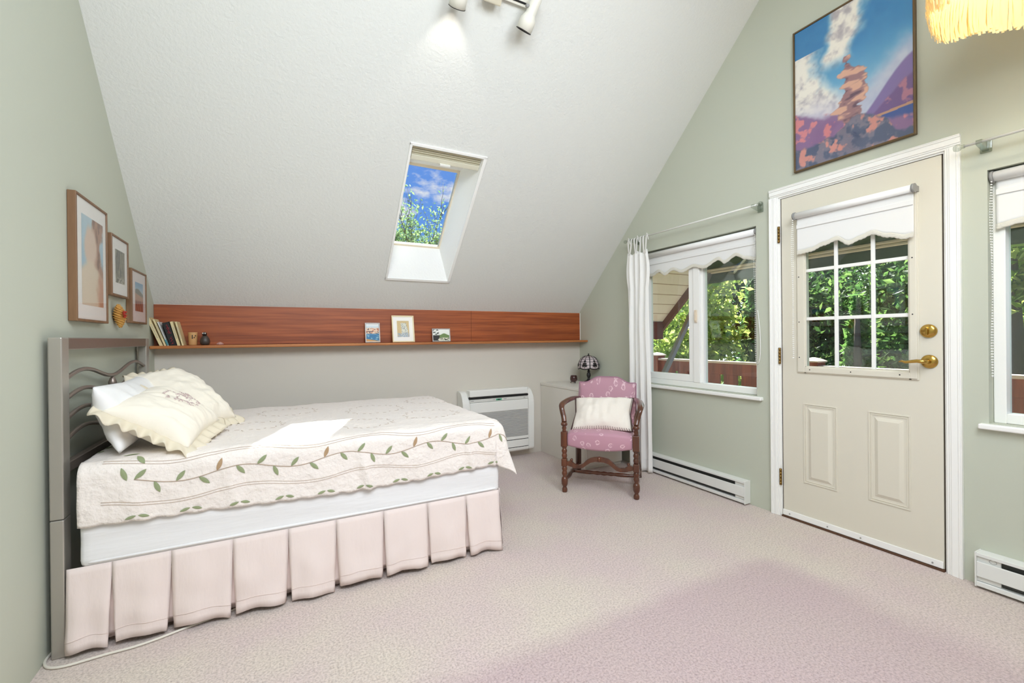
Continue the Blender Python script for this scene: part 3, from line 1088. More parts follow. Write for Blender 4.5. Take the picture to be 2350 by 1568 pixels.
def shelf_frame(label, xc, w, h, lean, fw, fm, mm, inset, painter, yfoot, lift=0.0):
    r = thing('picture_frame', label, 'picture', (xc, yfoot, SHZ), group='small framed pictures on the ledge')
    mt = T((xc, yfoot, SHZ + 0.0015)) @ Matrix.Rotation(-lean, 4, 'X')
    fb = B()
    for (a, c, e, f) in ((-w / 2, -w / 2 + fw, 0, h), (w / 2 - fw, w / 2, 0, h), (-w / 2 + fw, w / 2 - fw, 0, fw), (-w / 2 + fw, w / 2 - fw, h - fw, h)):
        fb.box(a, c, -0.008, 0.006, e, f, 0.0018, 2, mtx=mt)
    obj('frame', fb, fm, r)
    obj('mat_board', B().box(-w / 2 + fw * 0.8, w / 2 - fw * 0.8, -0.001, 0.003, fw * 0.8, h - fw * 0.8, mtx=mt), mm, r)
    o = mt @ Vector((-w / 2 + fw + inset[0], -0.0016, fw + inset[1]))
    du = (mt.to_3x3() @ Vector((w - 2 * fw - 2 * inset[0], 0, 0)))
    dv = (mt.to_3x3() @ Vector((0, 0, h - 2 * fw - 2 * inset[1])))
    art_plane('print', o, du, dv, painter, 40, 56, r)
    obj('easel_back', B().box(-0.02, 0.02, 0.006, 0.010, 0.01, h * 0.9, mtx=mt), 'plastic_d', r)


shelf_frame('small pewter-framed seaside town picture, leftmost on the ledge', 0.705, 0.122, 0.168, 0.14, 0.009, M['silver_frame'], 'white_mat', (0.0, 0.0), p_seaside, YK - 0.052)
shelf_frame('cream-framed picture with a wide mat, largest of those on the ledge', 0.963, 0.192, 0.235, 0.19, 0.010, M['ivory_frame'], 'white_mat', (0.034, 0.036), p_patchwork, YK - 0.066)
shelf_frame('small landscape-format silver frame with a lake view on the ledge', 1.309, 0.170, 0.120, 0.16, 0.006, M['silver_frame'], 'white_mat', (0.0025, 0.0025), p_lake, YK - 0.05)


# ================================================================== PICTURES ON THE LEFT WALL
def p_portrait(u, v):
    # plain generic portrait-format abstract in flesh, auburn and pale blue
    c = mixc((150, 196, 222), (186, 214, 226), v)
    n = fbm(u * 7, v * 10, 21)
    a = sstep(0.10, -0.02, np.abs(u - 0.70 - 0.12 * np.sin(v * 7)) - 0.22 + 0.2 * (n - 0.5))
    c = mixc(c, (176, 130, 102), a * (v > 0.3))
    c = mixc(c, (134, 92, 72), a * (fbm(u * 9, v * 5, 24) > 0.58) * (v > 0.3))
    b = sstep(0.06, -0.04, np.hypot((u - 0.40) / 1.3, (v - 0.66) / 1.15) - 0.20 + 0.05 * (n - 0.5))
    c = mixc(c, (232, 206, 184), b)
    d_ = sstep(0.05, -0.05, v - 0.40 - 0.12 * np.cos((u - 0.4) * 4) + 0.05 * (n - 0.5))
    c = mixc(c, (236, 218, 192), d_)
    return mixc(c, (206, 150, 116), d_ * sstep(0.62, 0.9, u + 0.25 * (n - 0.5)))


def p_woods(u, v):
    n = fbm(u * 14, v * 20, 31)
    c = mixc((96, 98, 82), (170, 160, 124), n)
    c = mixc(c, (70, 72, 66), (fbm(u * 16, v * 3, 33) > 0.56) * 1.0)
    return mixc(c, (186, 184, 166), sstep(0.25, 0.1, v) * (n > 0.5))


def p_dune(u, v):
    c = mixc((196, 216, 226), (112, 168, 208), sstep(0.6, 1, v))
    n = fbm(u * 4, v * 4, 41)
    hill = sstep(0.02, -0.02, v - 0.70 - 0.08 * np.cos((u - 0.3) * 4))
    c = mixc(c, (122, 124, 110), hill)
    sand = sstep(0.03, -0.03, v - 0.62 + 0.1 * u)
    c = mixc(c, (196, 146, 112), sand)
    low = sstep(0.04, -0.04, v - 0.36)
    c = mixc(c, (168, 78, 36), low)
    return mixc(c, (110, 44, 20), low * (np.sin(u * 22 + v * 14 + 4 * n) > 0.3))


def wall_picture(label, y0, y1, z0, z1, mm, iy0, iy1, iz0, iz1, painter, dep=0.030):
    r = thing('framed_picture', label, 'picture', (XL, (y0 + y1) / 2, z0), group='framed pictures over the headboard')
    fw = 0.011
    fb = B()
    X0, X1 = XL + 0.001, XL + dep
    fb.box(X0, X1, y0, y0 + fw, z0, z1, 0.002)
    fb.box(X0, X1, y1 - fw, y1, z0, z1, 0.002)
    fb.box(X0, X1, y0 + fw, y1 - fw, z0, z0 + fw, 0.002)
    fb.box(X0, X1, y0 + fw, y1 - fw, z1 - fw, z1, 0.002)
    obj('frame', fb, 'frame_wood', r)
    obj('mat_board', B().box(X0 + 0.012, X1 - 0.006, y0 + fw * 0.6, y1 - fw * 0.6, z0 + fw * 0.6, z1 - fw * 0.6), mm, r)
    art_plane('print', (X1 - 0.0055, iy0, iz0), (0, iy1 - iy0, 0), (0, 0, iz1 - iz0), painter, 60, 90, r)
    obj('glass', B().box(X1 - 0.004, X1 - 0.0025, y0 + fw * 0.6, y1 - fw * 0.6, z0 + fw * 0.6, z1 - fw * 0.6), 'picglass', r)


wall_picture('tall brown-framed portrait print, largest of the three by the headboard', 2.472, 2.858, 1.258, 1.800, 'white_mat', 2.545, 2.808, 1.332, 1.725, p_portrait)
wall_picture('mid-sized brown-framed woodland print between the portrait and the dune print', 2.918, 3.204, 1.406, 1.720, 'white_mat', 2.992, 3.148, 1.478, 1.652, p_woods)
wall_picture('brown-framed red dune print nearest the corner, lowest of the wall pictures', 3.262, 3.582, 1.276, 1.592, 'pink_mat', 3.345, 3.518, 1.350, 1.522, p_dune)

corn = thing('straw_ornament', 'golden braided straw ornament with red flowers hung below the wall pictures', 'ornament', (XL, 3.05, 1.24))


def corn_pt(u, v):
    a = 2 * PI * u
    z = 1.243 + 0.122 * v
    y = 3.058 - 0.030 * v + 0.006 * math.sin(v * 3)
    w = 0.046 * min(1, 0.22 + 1.7 * v) * min(1, 0.50 + 3.5 * (1 - v))
    k = 1 + 0.14 * math.sin(v * 60 + math.sin(a) * 6)
    return (XL + 0.026 + 0.024 * math.sin(a) * k * max(0.2, math.sin(PI * (0.06 + 0.9 * v))), y + w * math.cos(a) * k, z)


obj('straw_body', B().grid(corn_pt, 26, 60, close_u=True), 'straw', corn)
rb = B()
for k in range(9):
    a = k * 2.4
    rb.lathe([(0.001, -0.006), (0.008, 0), (0.001, 0.006)], T((XL + 0.054, 3.010 + 0.010 * math.cos(a) * (k % 3), 1.318 + 0.014 * math.sin(a) * (k % 3) * 0.7)), 8)
obj('dried_flowers', rb, 'red', corn)

# ================================================================== BED
HX = -0.729                     # centre plane of the headboard
bed = thing('bed', 'brushed metal bed with an open headboard of wavy bars', 'bed', (HX, 2.85, 0))
PY0, PY1 = 2.262, 3.458
for (a, c) in ((2.232, 2.296), (3.424, 3.488)):
    p = B()
    p.box(HX - 0.020, HX + 0.020, a, c, 0.0, 0.51, 0.004)
    p.box(HX - 0.020, HX + 0.020, a, c, 0.512, 1.187, 0.004)
    obj('post', p, 'metal', bed)
obj('top_rail', B().box(HX - 0.019, HX + 0.019, 2.2965, 3.4235, 1.140, 1.1865, 0.003), 'metal_dark', bed)


def wave(zb, amp, k):
    pts = []
    for i in range(45):
        t = i / 44
        y = 2.290 + t * (3.430 - 2.290)
        # rises, dips at the ornament, rises again, falls at the far post
        z = zb + amp * (0.62 * math.sin(PI * 3 * t) * (1 if k else 1)) + 0.012 * math.sin(PI * t)
        pts.append((HX + 0.004, y, z))
    return pts


for zb, amp in ((1.022, 0.045), (0.945, 0.042), (0.868, 0.042), (0.790, 0.040)):
    obj('wavy_bar', B().tube(wave(zb, amp, 1), 0.0085, 12), 'metal_dark', bed)
obj('leaf_ornament', B().lathe([(0.003, -0.037), (0.010, -0.024), (0.0165, -0.004), (0.0165, 0.006), (0.010, 0.025), (0.003, 0.036)], T((HX + 0.004, 2.858, 0.966)), 20), 'metal_dark', bed)
obj('lower_rail', B().box(HX - 0.014, HX + 0.014, 2.2965, 3.4235, 0.668, 0.708, 0.003), 'metal_dark', bed)
for yy in (2.262, 3.43):
    obj('side_rail', B().box(HX + 0.0205, 1.03, yy - 0.012, yy + 0.012, 0.255, 0.300, 0.002), 'metal', bed)
bb = B()
for k in range(9):
    xk = -0.60 + k * 0.2
    bb.box(xk - 0.04, xk + 0.04, 2.275, 3.417, 0.285, 0.305, 0.003)
obj('slats', bb, 'pine', bed)
for yy in (2.30, 3.40):
    obj('foot_leg', B().cyl((1.0, yy, 0.0), (1.0, yy, 0.255), 0.02), 'metal', bed)

# mattress with its fitted sheet
mat_t = thing('mattress', 'thick mattress in a white fitted sheet on the metal bed', 'mattress', (0.2, 2.85, 0.308))


def rounded_block(x0, x1, y0, y1, z0, z1, r, nx, ny, nz, fn=None):
    """box of quads, corners rounded"""
    b = B()
    c = Vector(((x0 + x1) / 2, (y0 + y1) / 2, (z0 + z1) / 2))
    h = Vector(((x1 - x0) / 2, (y1 - y0) / 2, (z1 - z0) / 2))

    def rp(p):
        q = Vector((max(-h.x + r, min(h.x - r, p.x)), max(-h.y + r, min(h.y - r, p.y)), max(-h.z + r, min(h.z - r, p.z))))
        dd = p - q
        if dd.length > 1e-9:
            p = q + dd.normalized() * r
        p = p + c
        return fn(p) if fn else p
    for (ax, ua, va, nu, nv, s) in ((0, 1, 2, ny, nz, 1), (0, 1, 2, ny, nz, -1), (1, 0, 2, nx, nz, 1), (1, 0, 2, nx, nz, -1), (2, 0, 1, nx, ny, 1), (2, 0, 1, nx, ny, -1)):
        def f(u, v, ax=ax, ua=ua, va=va, s=s):
            p = [0, 0, 0]
            p[ax] = s * h[ax]
            p[ua] = (2 * u - 1) * h[ua]
            p[va] = (2 * v - 1) * h[va]
            return rp(Vector(p))
        b.grid(f, nu, nv)
    bmesh.ops.remove_doubles(b.bm, verts=b.bm.verts, dist=1e-4)
    return b


def sheet_noise(p):
    if p.z > 0.335 and p.y < 2.30:
        n = noise.noise(Vector((p.x * 1.3, 3.3, p.z * 16 + p.x * 1.2)))
        p = p + Vector((0, -0.004 * n, 0))
    return p


obj('sheet_body', rounded_block(-0.672, 1.088, 2.230, 3.436, 0.312, 0.696, 0.026, 90, 40, 40, sheet_noise), 'sheet', mat_t)
pipe = []
for (cx, cy, a0) in ((1.088 - 0.05, 2.230 + 0.05, -90), (1.088 - 0.05, 3.436 - 0.05, 0), (-0.672 + 0.05, 3.436 - 0.05, 90), (-0.672 + 0.05, 2.230 + 0.05, 180)):
    for k in range(7):
        a = math.radians(a0 + k * 15)
        pipe.append((cx + 0.049 * math.cos(a), cy + 0.049 * math.sin(a), 0.335 + 0.002 * math.sin(cx * 9)))
obj('piping', B().tube(pipe, 0.006, 8, closed=True), 'sheet', mat_t)

# bed skirt: box pleats
skirt = thing('bed_skirt', 'pale pink pleated bed skirt hanging from the mattress to the carpet', 'bed skirt', (0.2, 2.23, 0))


def pleated(path_pts, slits, out, name, zt=0.324, seed=0):
    """path from p0 to p1; slits = distances of pleat openings; out = outward unit vector"""
    p0, p1 = Vector(path_pts[0]), Vector(path_pts[1])
    L = (p1 - p0).length
    dirv = (p1 - p0).normalized()
    out = Vector(out)
    edges = [0.0] + slits + [L]
    cols = []                                    # (distance, inward, panel phase, sign of slit side)
    for i, (a, c) in enumerate(zip(edges, edges[1:])):
        n = 12
        for j in range(n + 1):
            cols.append((a + (c - a) * j / n, 0.0, j / n, 1 if (j == 0 and i > 0) else (-1 if (j == n and i < len(edges) - 2) else 0), i))
        if i < len(edges) - 2:
            cols.append((c, 0.035, 0, -2, i))
            cols.append((c, 0.035, 0, 2, i))
    b = B()
    nv = 12

    def f(iu, v):
        s, inw, ph, sg, i = cols[iu]
        rr = random.Random(seed * 100 + i)
        amp, fl, gap, dz = rr.uniform(0.008, 0.024), rr.uniform(0.012, 0.032), rr.uniform(0.007, 0.014), rr.uniform(-0.004, 0.010)
        sk_ = rr.uniform(-0.012, 0.012)
        d = s + sk_ * v * math.sin(PI * ph) * (1 if inw == 0 else 0)
        g = gap * v ** 1.3
        if sg == 1:
            d += g
        elif sg == -1:
            d -= g
        elif sg in (2, -2):
            d += (0.022 if sg == 2 else -0.022)
        bulge = amp * math.sin(PI * ph) ** 0.7 * v + 0.006 * v * math.sin(ph * 9 + i * 2.3)
        o = fl * v - inw + (bulge if inw == 0 else 0)
        z = zt - v * (zt - 0.010 - dz) + 0.012 * v * math.sin(PI * ph) * (1 if inw == 0 else 0.3) - (0.006 * v * ph if inw == 0 else -0.012 * v)
        n = noise.noise(Vector((s * 11, v * 3, seed + i)))
        n2 = noise.noise(Vector((s * 26 + v * 3, v * 5, seed + i + 3)))
        o += (0.014 * n + 0.006 * n2) * v
        p = p0 + dirv * d + out * o
        return Vector((p.x, p.y, z))
    g = [[b.bm.verts.new(f(iu, j / nv)) for j in range(nv + 1)] for iu in range(len(cols))]
    for iu in range(len(cols) - 1):
        for j in range(nv):
            q = b.bm.faces.new((g[iu][j], g[iu + 1][j], g[iu + 1][j + 1], g[iu][j + 1]))
            q.smooth = True
    o = obj(name, b, 'skirt', skirt, solid=0.0015, fix=False)
    # hem stitching follows the panels
    for i, (a, c) in enumerate(zip(edges, edges[1:])):
        pts = [f(k, 0.84) + out * 0.0022 for k in range(len(cols)) if cols[k][4] == i and cols[k][1] == 0]
        obj('hem_seam', B().tube(pts, 0.0011, 5), 'skirt', o)
    return o


pleated([(-0.704, 2.232, 0), (1.080, 2.232, 0)], [0.130, 0.314, 0.524, 0.736, 0.936, 1.154, 1.376, 1.589], (0, -1, 0), 'front_drop', seed=1)
pleated([(1.092, 2.245, 0), (1.092, 3.436, 0)], [0.25, 0.47, 0.69, 0.91], (1, 0, 0), 'foot_drop', seed=2)

# quilt
ZT, XE, YE, RQ = 0.7035, 1.058, 2.268, 0.045
XH, YBK = -0.668, 3.432


def over(a, r):
    """overhang length -> (outward, down) around a rounded edge, then hanging"""
    if a <= 0:
        return 0.0, 0.0
    q = r * PI / 2
    if a < q:
        return r * math.sin(a / r), r * (1 - math.cos(a / r))
    e = a - q
    return r + e * 0.015, r + e * 0.9995


def quilt_pt(s, t, lift=0.0):
    """s = x on the flat cloth, t = y on the flat cloth"""
    a, b = max(0, s - XE), max(0, YE - t)
    x, y = min(s, XE), max(t, YE)
    n1 = noise.fractal(Vector((s * 5, t * 5, 1.7)), 1.0, 2.0, 4)
    n2 = noise.noise(Vector((s * 13, t * 13, 5.1)))
    z = ZT
    nrm = Vector((0, 0, 1))
    if a > 0 and b > 0:
        r = min(math.hypot(a, b), 0.275 + 0.6 * max(0, math.hypot(a, b) - 0.275))
        ph = math.atan2(b, a)
        o, dn = over(r, RQ)
        fl = (0.32 * math.sin(2 * ph) ** 2) * max(0, r - 0.03)
        ox, oy = math.cos(ph), -math.sin(ph)
        x += ox * (o + fl)
        y += oy * (o + fl * 0.55)
        z -= math.sqrt(max(0, dn * dn - fl * fl * 0.5))
        nrm = Vector((ox, oy, 0.15)).normalized()
    elif b > 0:
        o, dn = over(b, RQ)
        y -= o
        z -= dn
        k = min(1, b / (RQ * 1.57))
        nrm = Vector((0, -math.sin(k * PI / 2), math.cos(k * PI / 2)))
        h = min(1, b / 0.26)
        for (xc, w, am) in ((0.345, 0.020, 0.016), (0.885, 0.016, 0.016), (-0.20, 0.03, 0.008), (-0.52, 0.05, 0.008), (0.6, 0.05, 0.006), (1.03, 0.03, 0.010)):
            y -= am * math.exp(-((s - xc - 0.06 * (h - 0.4)) / w) ** 2) * min(1, h * 1.6)
    elif a > 0:
        o, dn = over(a, RQ)
        x += o
        z -= dn
        k = min(1, a / (RQ * 1.57))
        nrm = Vector((math.sin(k * PI / 2), 0, math.cos(k * PI / 2)))
        for (yc, w, am) in ((2.5, 0.05, 0.012), (2.9, 0.06, 0.014), (3.2, 0.05, 0.012)):
            x += am * math.exp(-((t - yc) / w) ** 2) * min(1, a / 0.15)
    else:
        # soft puckers near the front edge and gentle sag across the top
        z += 0.010 * math.exp(-((t - 2.30) / 0.07) ** 2) * (0.4 + 0.6 * n2) * 0.7
        z += 0.012 * max(0, min(1, (t - 2.4) / 0.8)) * 0.6
        z -= 0.012 * max(0, -0.45 - s) * 2
    p = Vector((x, y, z)) + nrm * (0.007 + 0.0065 * n1 + 0.0028 * n2 + lift)
    return p


QF, QS = 0.262, 0.262


def hem(s):
    return QF + 0.007 * abs(math.sin(PI * s / 0.085)) + 0.012 * math.sin(s * 3.1 + 0.5)


def quilt_grid(u, v):
    s = XH + u * (XE + QS - XH)
    fb = hem(s) if s < XE else hem(XE)
    t = YBK - v * (YBK - YE + fb)
    if s > XE:
        s = XE + (s - XE) * (1 + 0.025 * abs(math.sin(PI * t / 0.085)))
    return quilt_pt(s, t)


quilt = thing('quilt', 'off-white embroidered quilt with a green leaf vine spread over the bed', 'quilt', (0.2, 2.8, 0.70))
obj('quilt_cloth', B().grid(quilt_grid, 170, 118), 'quilt', quilt, solid=0.004, offset=1, fix=False)


def leaf_on(b, s, t, ang, ln, wd, lift=0.0022):
    """leaf patch lying on the quilt around (s, t); ang in the flat cloth"""
    ca, sa = math.cos(ang), math.sin(ang)
    c0 = []
    for i in range(9):
        q = i / 8
        w = wd * math.sin(PI * q) ** 0.8
        c0.append((q * ln, w))
    L = [quilt_pt(s + q * ca - w * sa, t + q * sa + w * ca, lift) for q, w in c0]
    Cn = [quilt_pt(s + q * ca, t + q * sa, lift + 0.0010) for q, w in c0]
    R = [quilt_pt(s + q * ca + w * sa, t + q * sa - w * ca, lift) for q, w in c0]
    for A, D in ((L, Cn), (Cn, R)):
        for i in range(8):
            b._faces([A[i], A[i + 1], D[i + 1], D[i]], [(0, 1, 2, 3)], True)


def vine_t(s):
    return YE - (0.105 + 0.018 * math.sin(s * 2 * PI / 0.42 + 0.6))


gl, brl, st = B(), B(), B()
pts = [quilt_pt(-0.50 + k * 0.0125, vine_t(-0.50 + k * 0.0125), 0.0022) for k in range(int((XE + 0.55) / 0.0125) + 6)]
st.tube(pts, 0.0014, 5)
k = 0
s = -0.50
while s < 1.20:
    dt = vine_t(s + 0.01) - vine_t(s)
    base = math.atan2(dt, 0.01)
    up = 1 if k % 2 == 0 else -1
    leaf_on(brl if k % 6 == 4 else gl, s, vine_t(s), base + up * 0.95, 0.050, 0.0085)
    s += 0.062 + 0.014 * ((k * 7) % 3) / 2
    k += 1
leaf_on(gl, -0.54, YE - 0.05, -1.2, 0.05, 0.009)
leaf_on(gl, -0.50, YE - 0.005, -0.9, 0.05, 0.009)
leaf_on(gl, -0.55, YE + 0.02, 0.3, 0.05, 0.009)
# leaf pairs along the scalloped hem
s = XH + 0.14
while s < XE - 0.02:
    tt = YE - hem(s) + 0.012
    leaf_on(gl, s, tt, 0.28, 0.036, 0.006)
    leaf_on(gl, s + 0.075, tt, PI - 0.28, 0.036, 0.006)
    s += 0.17 if s < 0.3 else 0.0855 * 2
for tt in (2.42, 2.52):
    leaf_on(gl, XH + 0.004, tt, 1.3, 0.04, 0.007)
vs = obj('vine_stem', st, 'thread', quilt, label='thin taupe vine stitching along the front drop')
obj('vine_leaves', gl, 'leaf_g', quilt, label='green embroidered leaves along the front drop and hem')
obj('brown_vine_leaves', brl, 'leaf_b', quilt, label='brown embroidered leaves along the front drop')
# faint wreath stitching on the top and double wavy quilting lines on the drop
fq = B()
for (cx, cy, r) in ((0.05, 3.12, 0.16), (0.55, 2.95, 0.17), (0.82, 2.62, 0.16), (0.42, 2.52, 0.14), (0.95, 3.15, 0.15), (-0.12, 2.72, 0.14)):
    for j in range(26):
        a = 2 * PI * j / 26
        leaf_on(fq, cx + r * math.cos(a), cy + 0.8 * r * math.sin(a), a + PI / 2 + (0.7 if j % 2 else -0.7), 0.022, 0.0028, 0.0008)
for (b0, am) in ((0.182, 0.014), (0.192, 0.014), (0.030, 0.012), (0.040, 0.012)):
    fq.tube([quilt_pt(-0.6 + q * 0.014, YE - b0 - am * math.sin((-0.6 + q * 0.014) * 2 * PI / 0.5), 0.0012) for q in range(119)], 0.0009, 4)
obj('quilting_stitches', fq, 'thread', quilt, label='faint taupe wreath stitching and wavy quilting lines')

# pillows


def pillow_surface(center, u, v, w, h, th, seed, power=2.6, sag=0.0, corner=0.16):
    c, U, V = Vector(center), Vector(u).normalized(), Vector(v)
    V = (V - U * V.dot(U)).normalized()
    N = U.cross(V)

    def f(side):
        def g(a, b):
            x, y = 2 * a - 1, 2 * b - 1
            k = (1 - abs(x) ** power) * (1 - abs(y) ** power)
            t = th * 0.5 * max(0, k) ** 0.55
            pin = 1 - corner * (1 - abs(y)) * abs(x) ** 3 * 0.6
            piny = 1 - corner * (1 - abs(x)) * abs(y) ** 3 * 0.6
            n = noise.fractal(Vector((x * 1.6 + seed, y * 1.6, seed * 0.7)), 1.0, 2.0, 4)
            wr = noise.noise(Vector((x * 7 + seed, y * 2.2, seed)))
            t = t * (1 + 0.14 * n) + 0.011 * wr * max(0, k) ** 0.3
            return c + U * (x * w / 2 * pin) + V * (y * h / 2 * piny) + N * (side * t) - Vector((0, 0, sag * (x * x)))
        return g
    return f, U, V, N, c


def make_pillow(name, label, cat, center, u, v, w, h, th, seed, m, group=None, part='case', n=44, **k):
    r = thing(name, label, cat, center, group=group)
    f, U, V, N, c = pillow_surface(center, u, v, w, h, th, seed, **k)
    b = B()
    b.grid(f(1), n, n)
    b.grid(f(-1), n, n)
    bmesh.ops.remove_doubles(b.bm, verts=b.bm.verts, dist=1e-5)
    obj(part, b, m, r)
    return r, f, U, V, N, c


def ruffle(r, f, U, V, N, c, wd, waves, amp, m='ruffle', skip=None):
    """scalloped frill round the pillow seam"""
    rim = []
    n = 56
    for (fa, fb) in ((lambda q: (q, 0), (0, -1)), (lambda q: (1, q), (1, 0)), (lambda q: (1 - q, 1), (0, 1)), (lambda q: (0, 1 - q), (-1, 0))):
        for i in range(n):
            a, b = fa(i / n)
            rim.append((f(1)(a, b), a, b))
    K = len(rim)

    def g(uu, vv):
        i = int(round(uu * K)) % K
        p, a, b = rim[i]
        x, y = 2 * a - 1, 2 * b - 1
        d = (U * (abs(x) ** 6 * (1 if x > 0 else -1)) + V * (abs(y) ** 6 * (1 if y > 0 else -1))).normalized()
        ph = i / K * 2 * PI * waves
        sc = 0.82 + 0.18 * abs(math.sin(ph * 0.5))
        return p - d * 0.006 + d * (wd * vv * sc) + N * (amp * vv * math.sin(ph + vv * 0.8)) - Vector((0, 0, 0.25 * wd * vv * vv))
    b = B()
    b.grid(g, K, 5, close_u=True)
    obj('ruffle', b, m, r, solid=0.002, fix=False)


make_pillow('bed_pillow', 'plain white pillow standing against the headboard bars', 'pillow', (-0.600, 2.65, 0.860), (0, 1, 0.0), (-0.28, 0, 0.95), 0.74, 0.28, 0.15, 3.1, 'pillow')
rB = make_pillow('embroidered_sham', 'ivory ruffled pillow with an embroidered spray, in front', 'pillow', (-0.442, 2.475, 0.834), (0.07, 0.395, 0.05), (0.315, -0.06, -0.20), 0.40, 0.335, 0.17, 11.3, 'sham', 'ruffled ivory pillows on the bed')
ruffle(*rB, 0.055, 24, 0.013)
eb = B()
r_, f_, U_, V_, N_, c_ = rB
sd_top = 1 if N_.z > 0 else -1
er = random.Random(5)
for j in range(70):
    a = er.uniform(0, 2 * PI)
    rr = er.uniform(0.05, 1) ** 0.6
    aa, bb_ = 0.64 + 0.20 * rr * math.cos(a), 0.50 + 0.22 * rr * math.sin(a)
    p = [f_(sd_top)(aa + 0.016 * math.cos(a + 2 + q * 1.3), bb_ + 0.016 * math.sin(a + 2 + q * 1.3)) for q in range(4)]
    p = [q + N_ * sd_top * 0.001 for q in p]
    eb.tube(p, 0.0011, 4)
obj('embroidery', eb, 'thread_p', r_, label='mauve embroidered flower spray')
rC = make_pillow('plain_sham', 'ivory ruffled pillow lying behind the embroidered one', 'pillow', (-0.435, 2.900, 0.866), (0.354, -0.22, -0.30), (0.25, 0.36, 0.02), 0.45, 0.25, 0.19, 7.7, 'sham', 'ruffled ivory pillows on the bed')
ruffle(*rC, 0.055, 24, 0.014)

# power cord on the carpet
cpts = [(-0.752, 2.330, 0.006), (-0.764, 2.262, 0.006), (-0.760, 2.215, 0.006), (-0.735, 2.178, 0.006), (-0.69, 2.163, 0.006), (-0.63, 2.166, 0.006), (-0.57, 2.171, 0.006), (-0.50, 2.172, 0.006), (-0.43, 2.186, 0.006), (-0.35, 2.212, 0.006), (-0.24, 2.245, 0.006), (-0.10, 2.30, 0.006)]


def smooth_path(p, k=6):
    p = [Vector(q) for q in p]
    out = []
    for i in range(len(p) - 1):
        a, b, c, d_ = p[max(i - 1, 0)], p[i], p[i + 1], p[min(i + 2, len(p) - 1)]
        for j in range(k):
            t = j / k
            out.append(0.5 * ((2 * b) + (-a + c) * t + (2 * a - 5 * b + 4 * c - d_) * t * t + (-a + 3 * b - 3 * c + d_) * t ** 3))
    out.append(p[-1])
    return out


tag(obj('power_cord', B().tube(smooth_path(cpts), 0.0048, 8), 'cord', loc=(-0.6, 2.17, 0)), 'white flex cord running over the carpet under the bed', 'cord')

# ================================================================== HEAT PUMP, DRESSER, LAMP
ac = thing('air_conditioner', 'white floor-level heat pump unit on the knee wall beyond the bed', 'air conditioner', (1.84, YK - 0.06, 0.07))
ax0, ax1, az0, az1 = 1.470, 2.212, 0.075, 0.674


def ac_side(xa, xb):
    """end cheek with a rounded top front corner"""
    yF, yW = YK - 0.150, YK - 0.001
    pr = [(yW, az0)]
    for k in range(5):
        a = PI / 2 * k / 4
        pr.append((yF + 0.035 - 0.035 * math.sin(a), az0 + 0.03 - 0.03 * math.cos(a)))
    for k in range(9):
        a = PI / 2 * k / 8
        pr.append((yF + 0.10 - 0.10 * math.cos(a), az1 - 0.16 + 0.16 * math.sin(a)))
    pr.append((yW, az1))
    return B().prism([(xa, y, z) for y, z in pr], (xb - xa, 0, 0)), pr


b, pr = ac_side(ax0 + 0.07, ax1 - 0.07)
obj('body', ac_side(ax0 + 0.062, ax1 - 0.062)[0], 'plastic', ac)
for (a, c) in ((ax0, ax0 + 0.060), (ax1 - 0.060, ax1)):
    q, pr = ac_side(a, c)
    bmesh.ops.bevel(q.bm, geom=[e for e in q.bm.edges], offset=0.006, segments=2, affect='EDGES', profile=0.5)
    bmesh.ops.translate(q.bm, verts=q.bm.verts, vec=(0, -0.003, 0.002))
    obj('end_panel', q, 'plastic', ac)
yF = YK - 0.150
obj('outlet_slot', B().box(ax0 + 0.064, ax1 - 0.064, yF - 0.0012, yF + 0.06, 0.610, 0.626), 'plastic_d', ac)
fl = B()
fl.box(ax0 + 0.066, ax1 - 0.066, yF - 0.004, yF + 0.09, 0.627, 0.690, 0.010, 3)
obj('outlet_flap', fl, 'plastic', ac)
obj('control_strip', B().box(ax0 + 0.068, ax1 - 0.068, yF - 0.0035, yF + 0.004, 0.578, 0.606, 0.002), mat('pale_grey_plastic', (214, 214, 208), 0.4), ac)
dp = obj('display', B().box(1.80, 1.86, yF - 0.0048, yF - 0.003, 0.584, 0.601), 'lcd', ac)
obj('display_digits', B().box(1.815, 1.846, yF - 0.0054, yF - 0.0046, 0.589, 0.597), 'black', dp)
for (a, c) in ((1.545, 1.575), (2.095, 2.115), (1.77, 1.79), (1.88, 1.91)):
    obj('printed_mark', B().box(a, c, yF - 0.0042, yF - 0.003, 0.590, 0.595), 'plastic_g', ac)
obj('front_cover', B().box(ax0 + 0.068, ax1 - 0.068, yF - 0.009, yF + 0.002, 0.478, 0.576, 0.006, 3), 'plastic', ac)
gr = B()
gr.box(ax0 + 0.068, ax1 - 0.068, yF - 0.002, yF + 0.002, 0.225, 0.476)
for k in range(22):
    z = 0.229 + k * 0.0113
    gr.box(ax0 + 0.070, ax1 - 0.070, yF - 0.007, yF - 0.001, z, z + 0.0062, 0.0015, 1)
obj('intake_grille', gr, 'grille', ac)
obj('lower_trim', B().box(ax0 + 0.068, ax1 - 0.068, yF - 0.006, yF + 0.002, 0.196, 0.222, 0.003), 'plastic', ac)
lp = B()
lp.box(ax0 + 0.068, ax1 - 0.068, yF - 0.004, yF + 0.002, 0.122, 0.190, 0.003)
obj('bottom_panel', lp, 'plastic', ac)
sl = B()
sl.box(ax0 + 0.066, ax1 - 0.066, yF - 0.0014, yF + 0.001, 0.190, 0.196)
sl.box(ax0 + 0.066, ax1 - 0.066, yF - 0.0014, yF + 0.001, 0.117, 0.122)
obj('panel_gap', sl, 'plastic_d', ac)

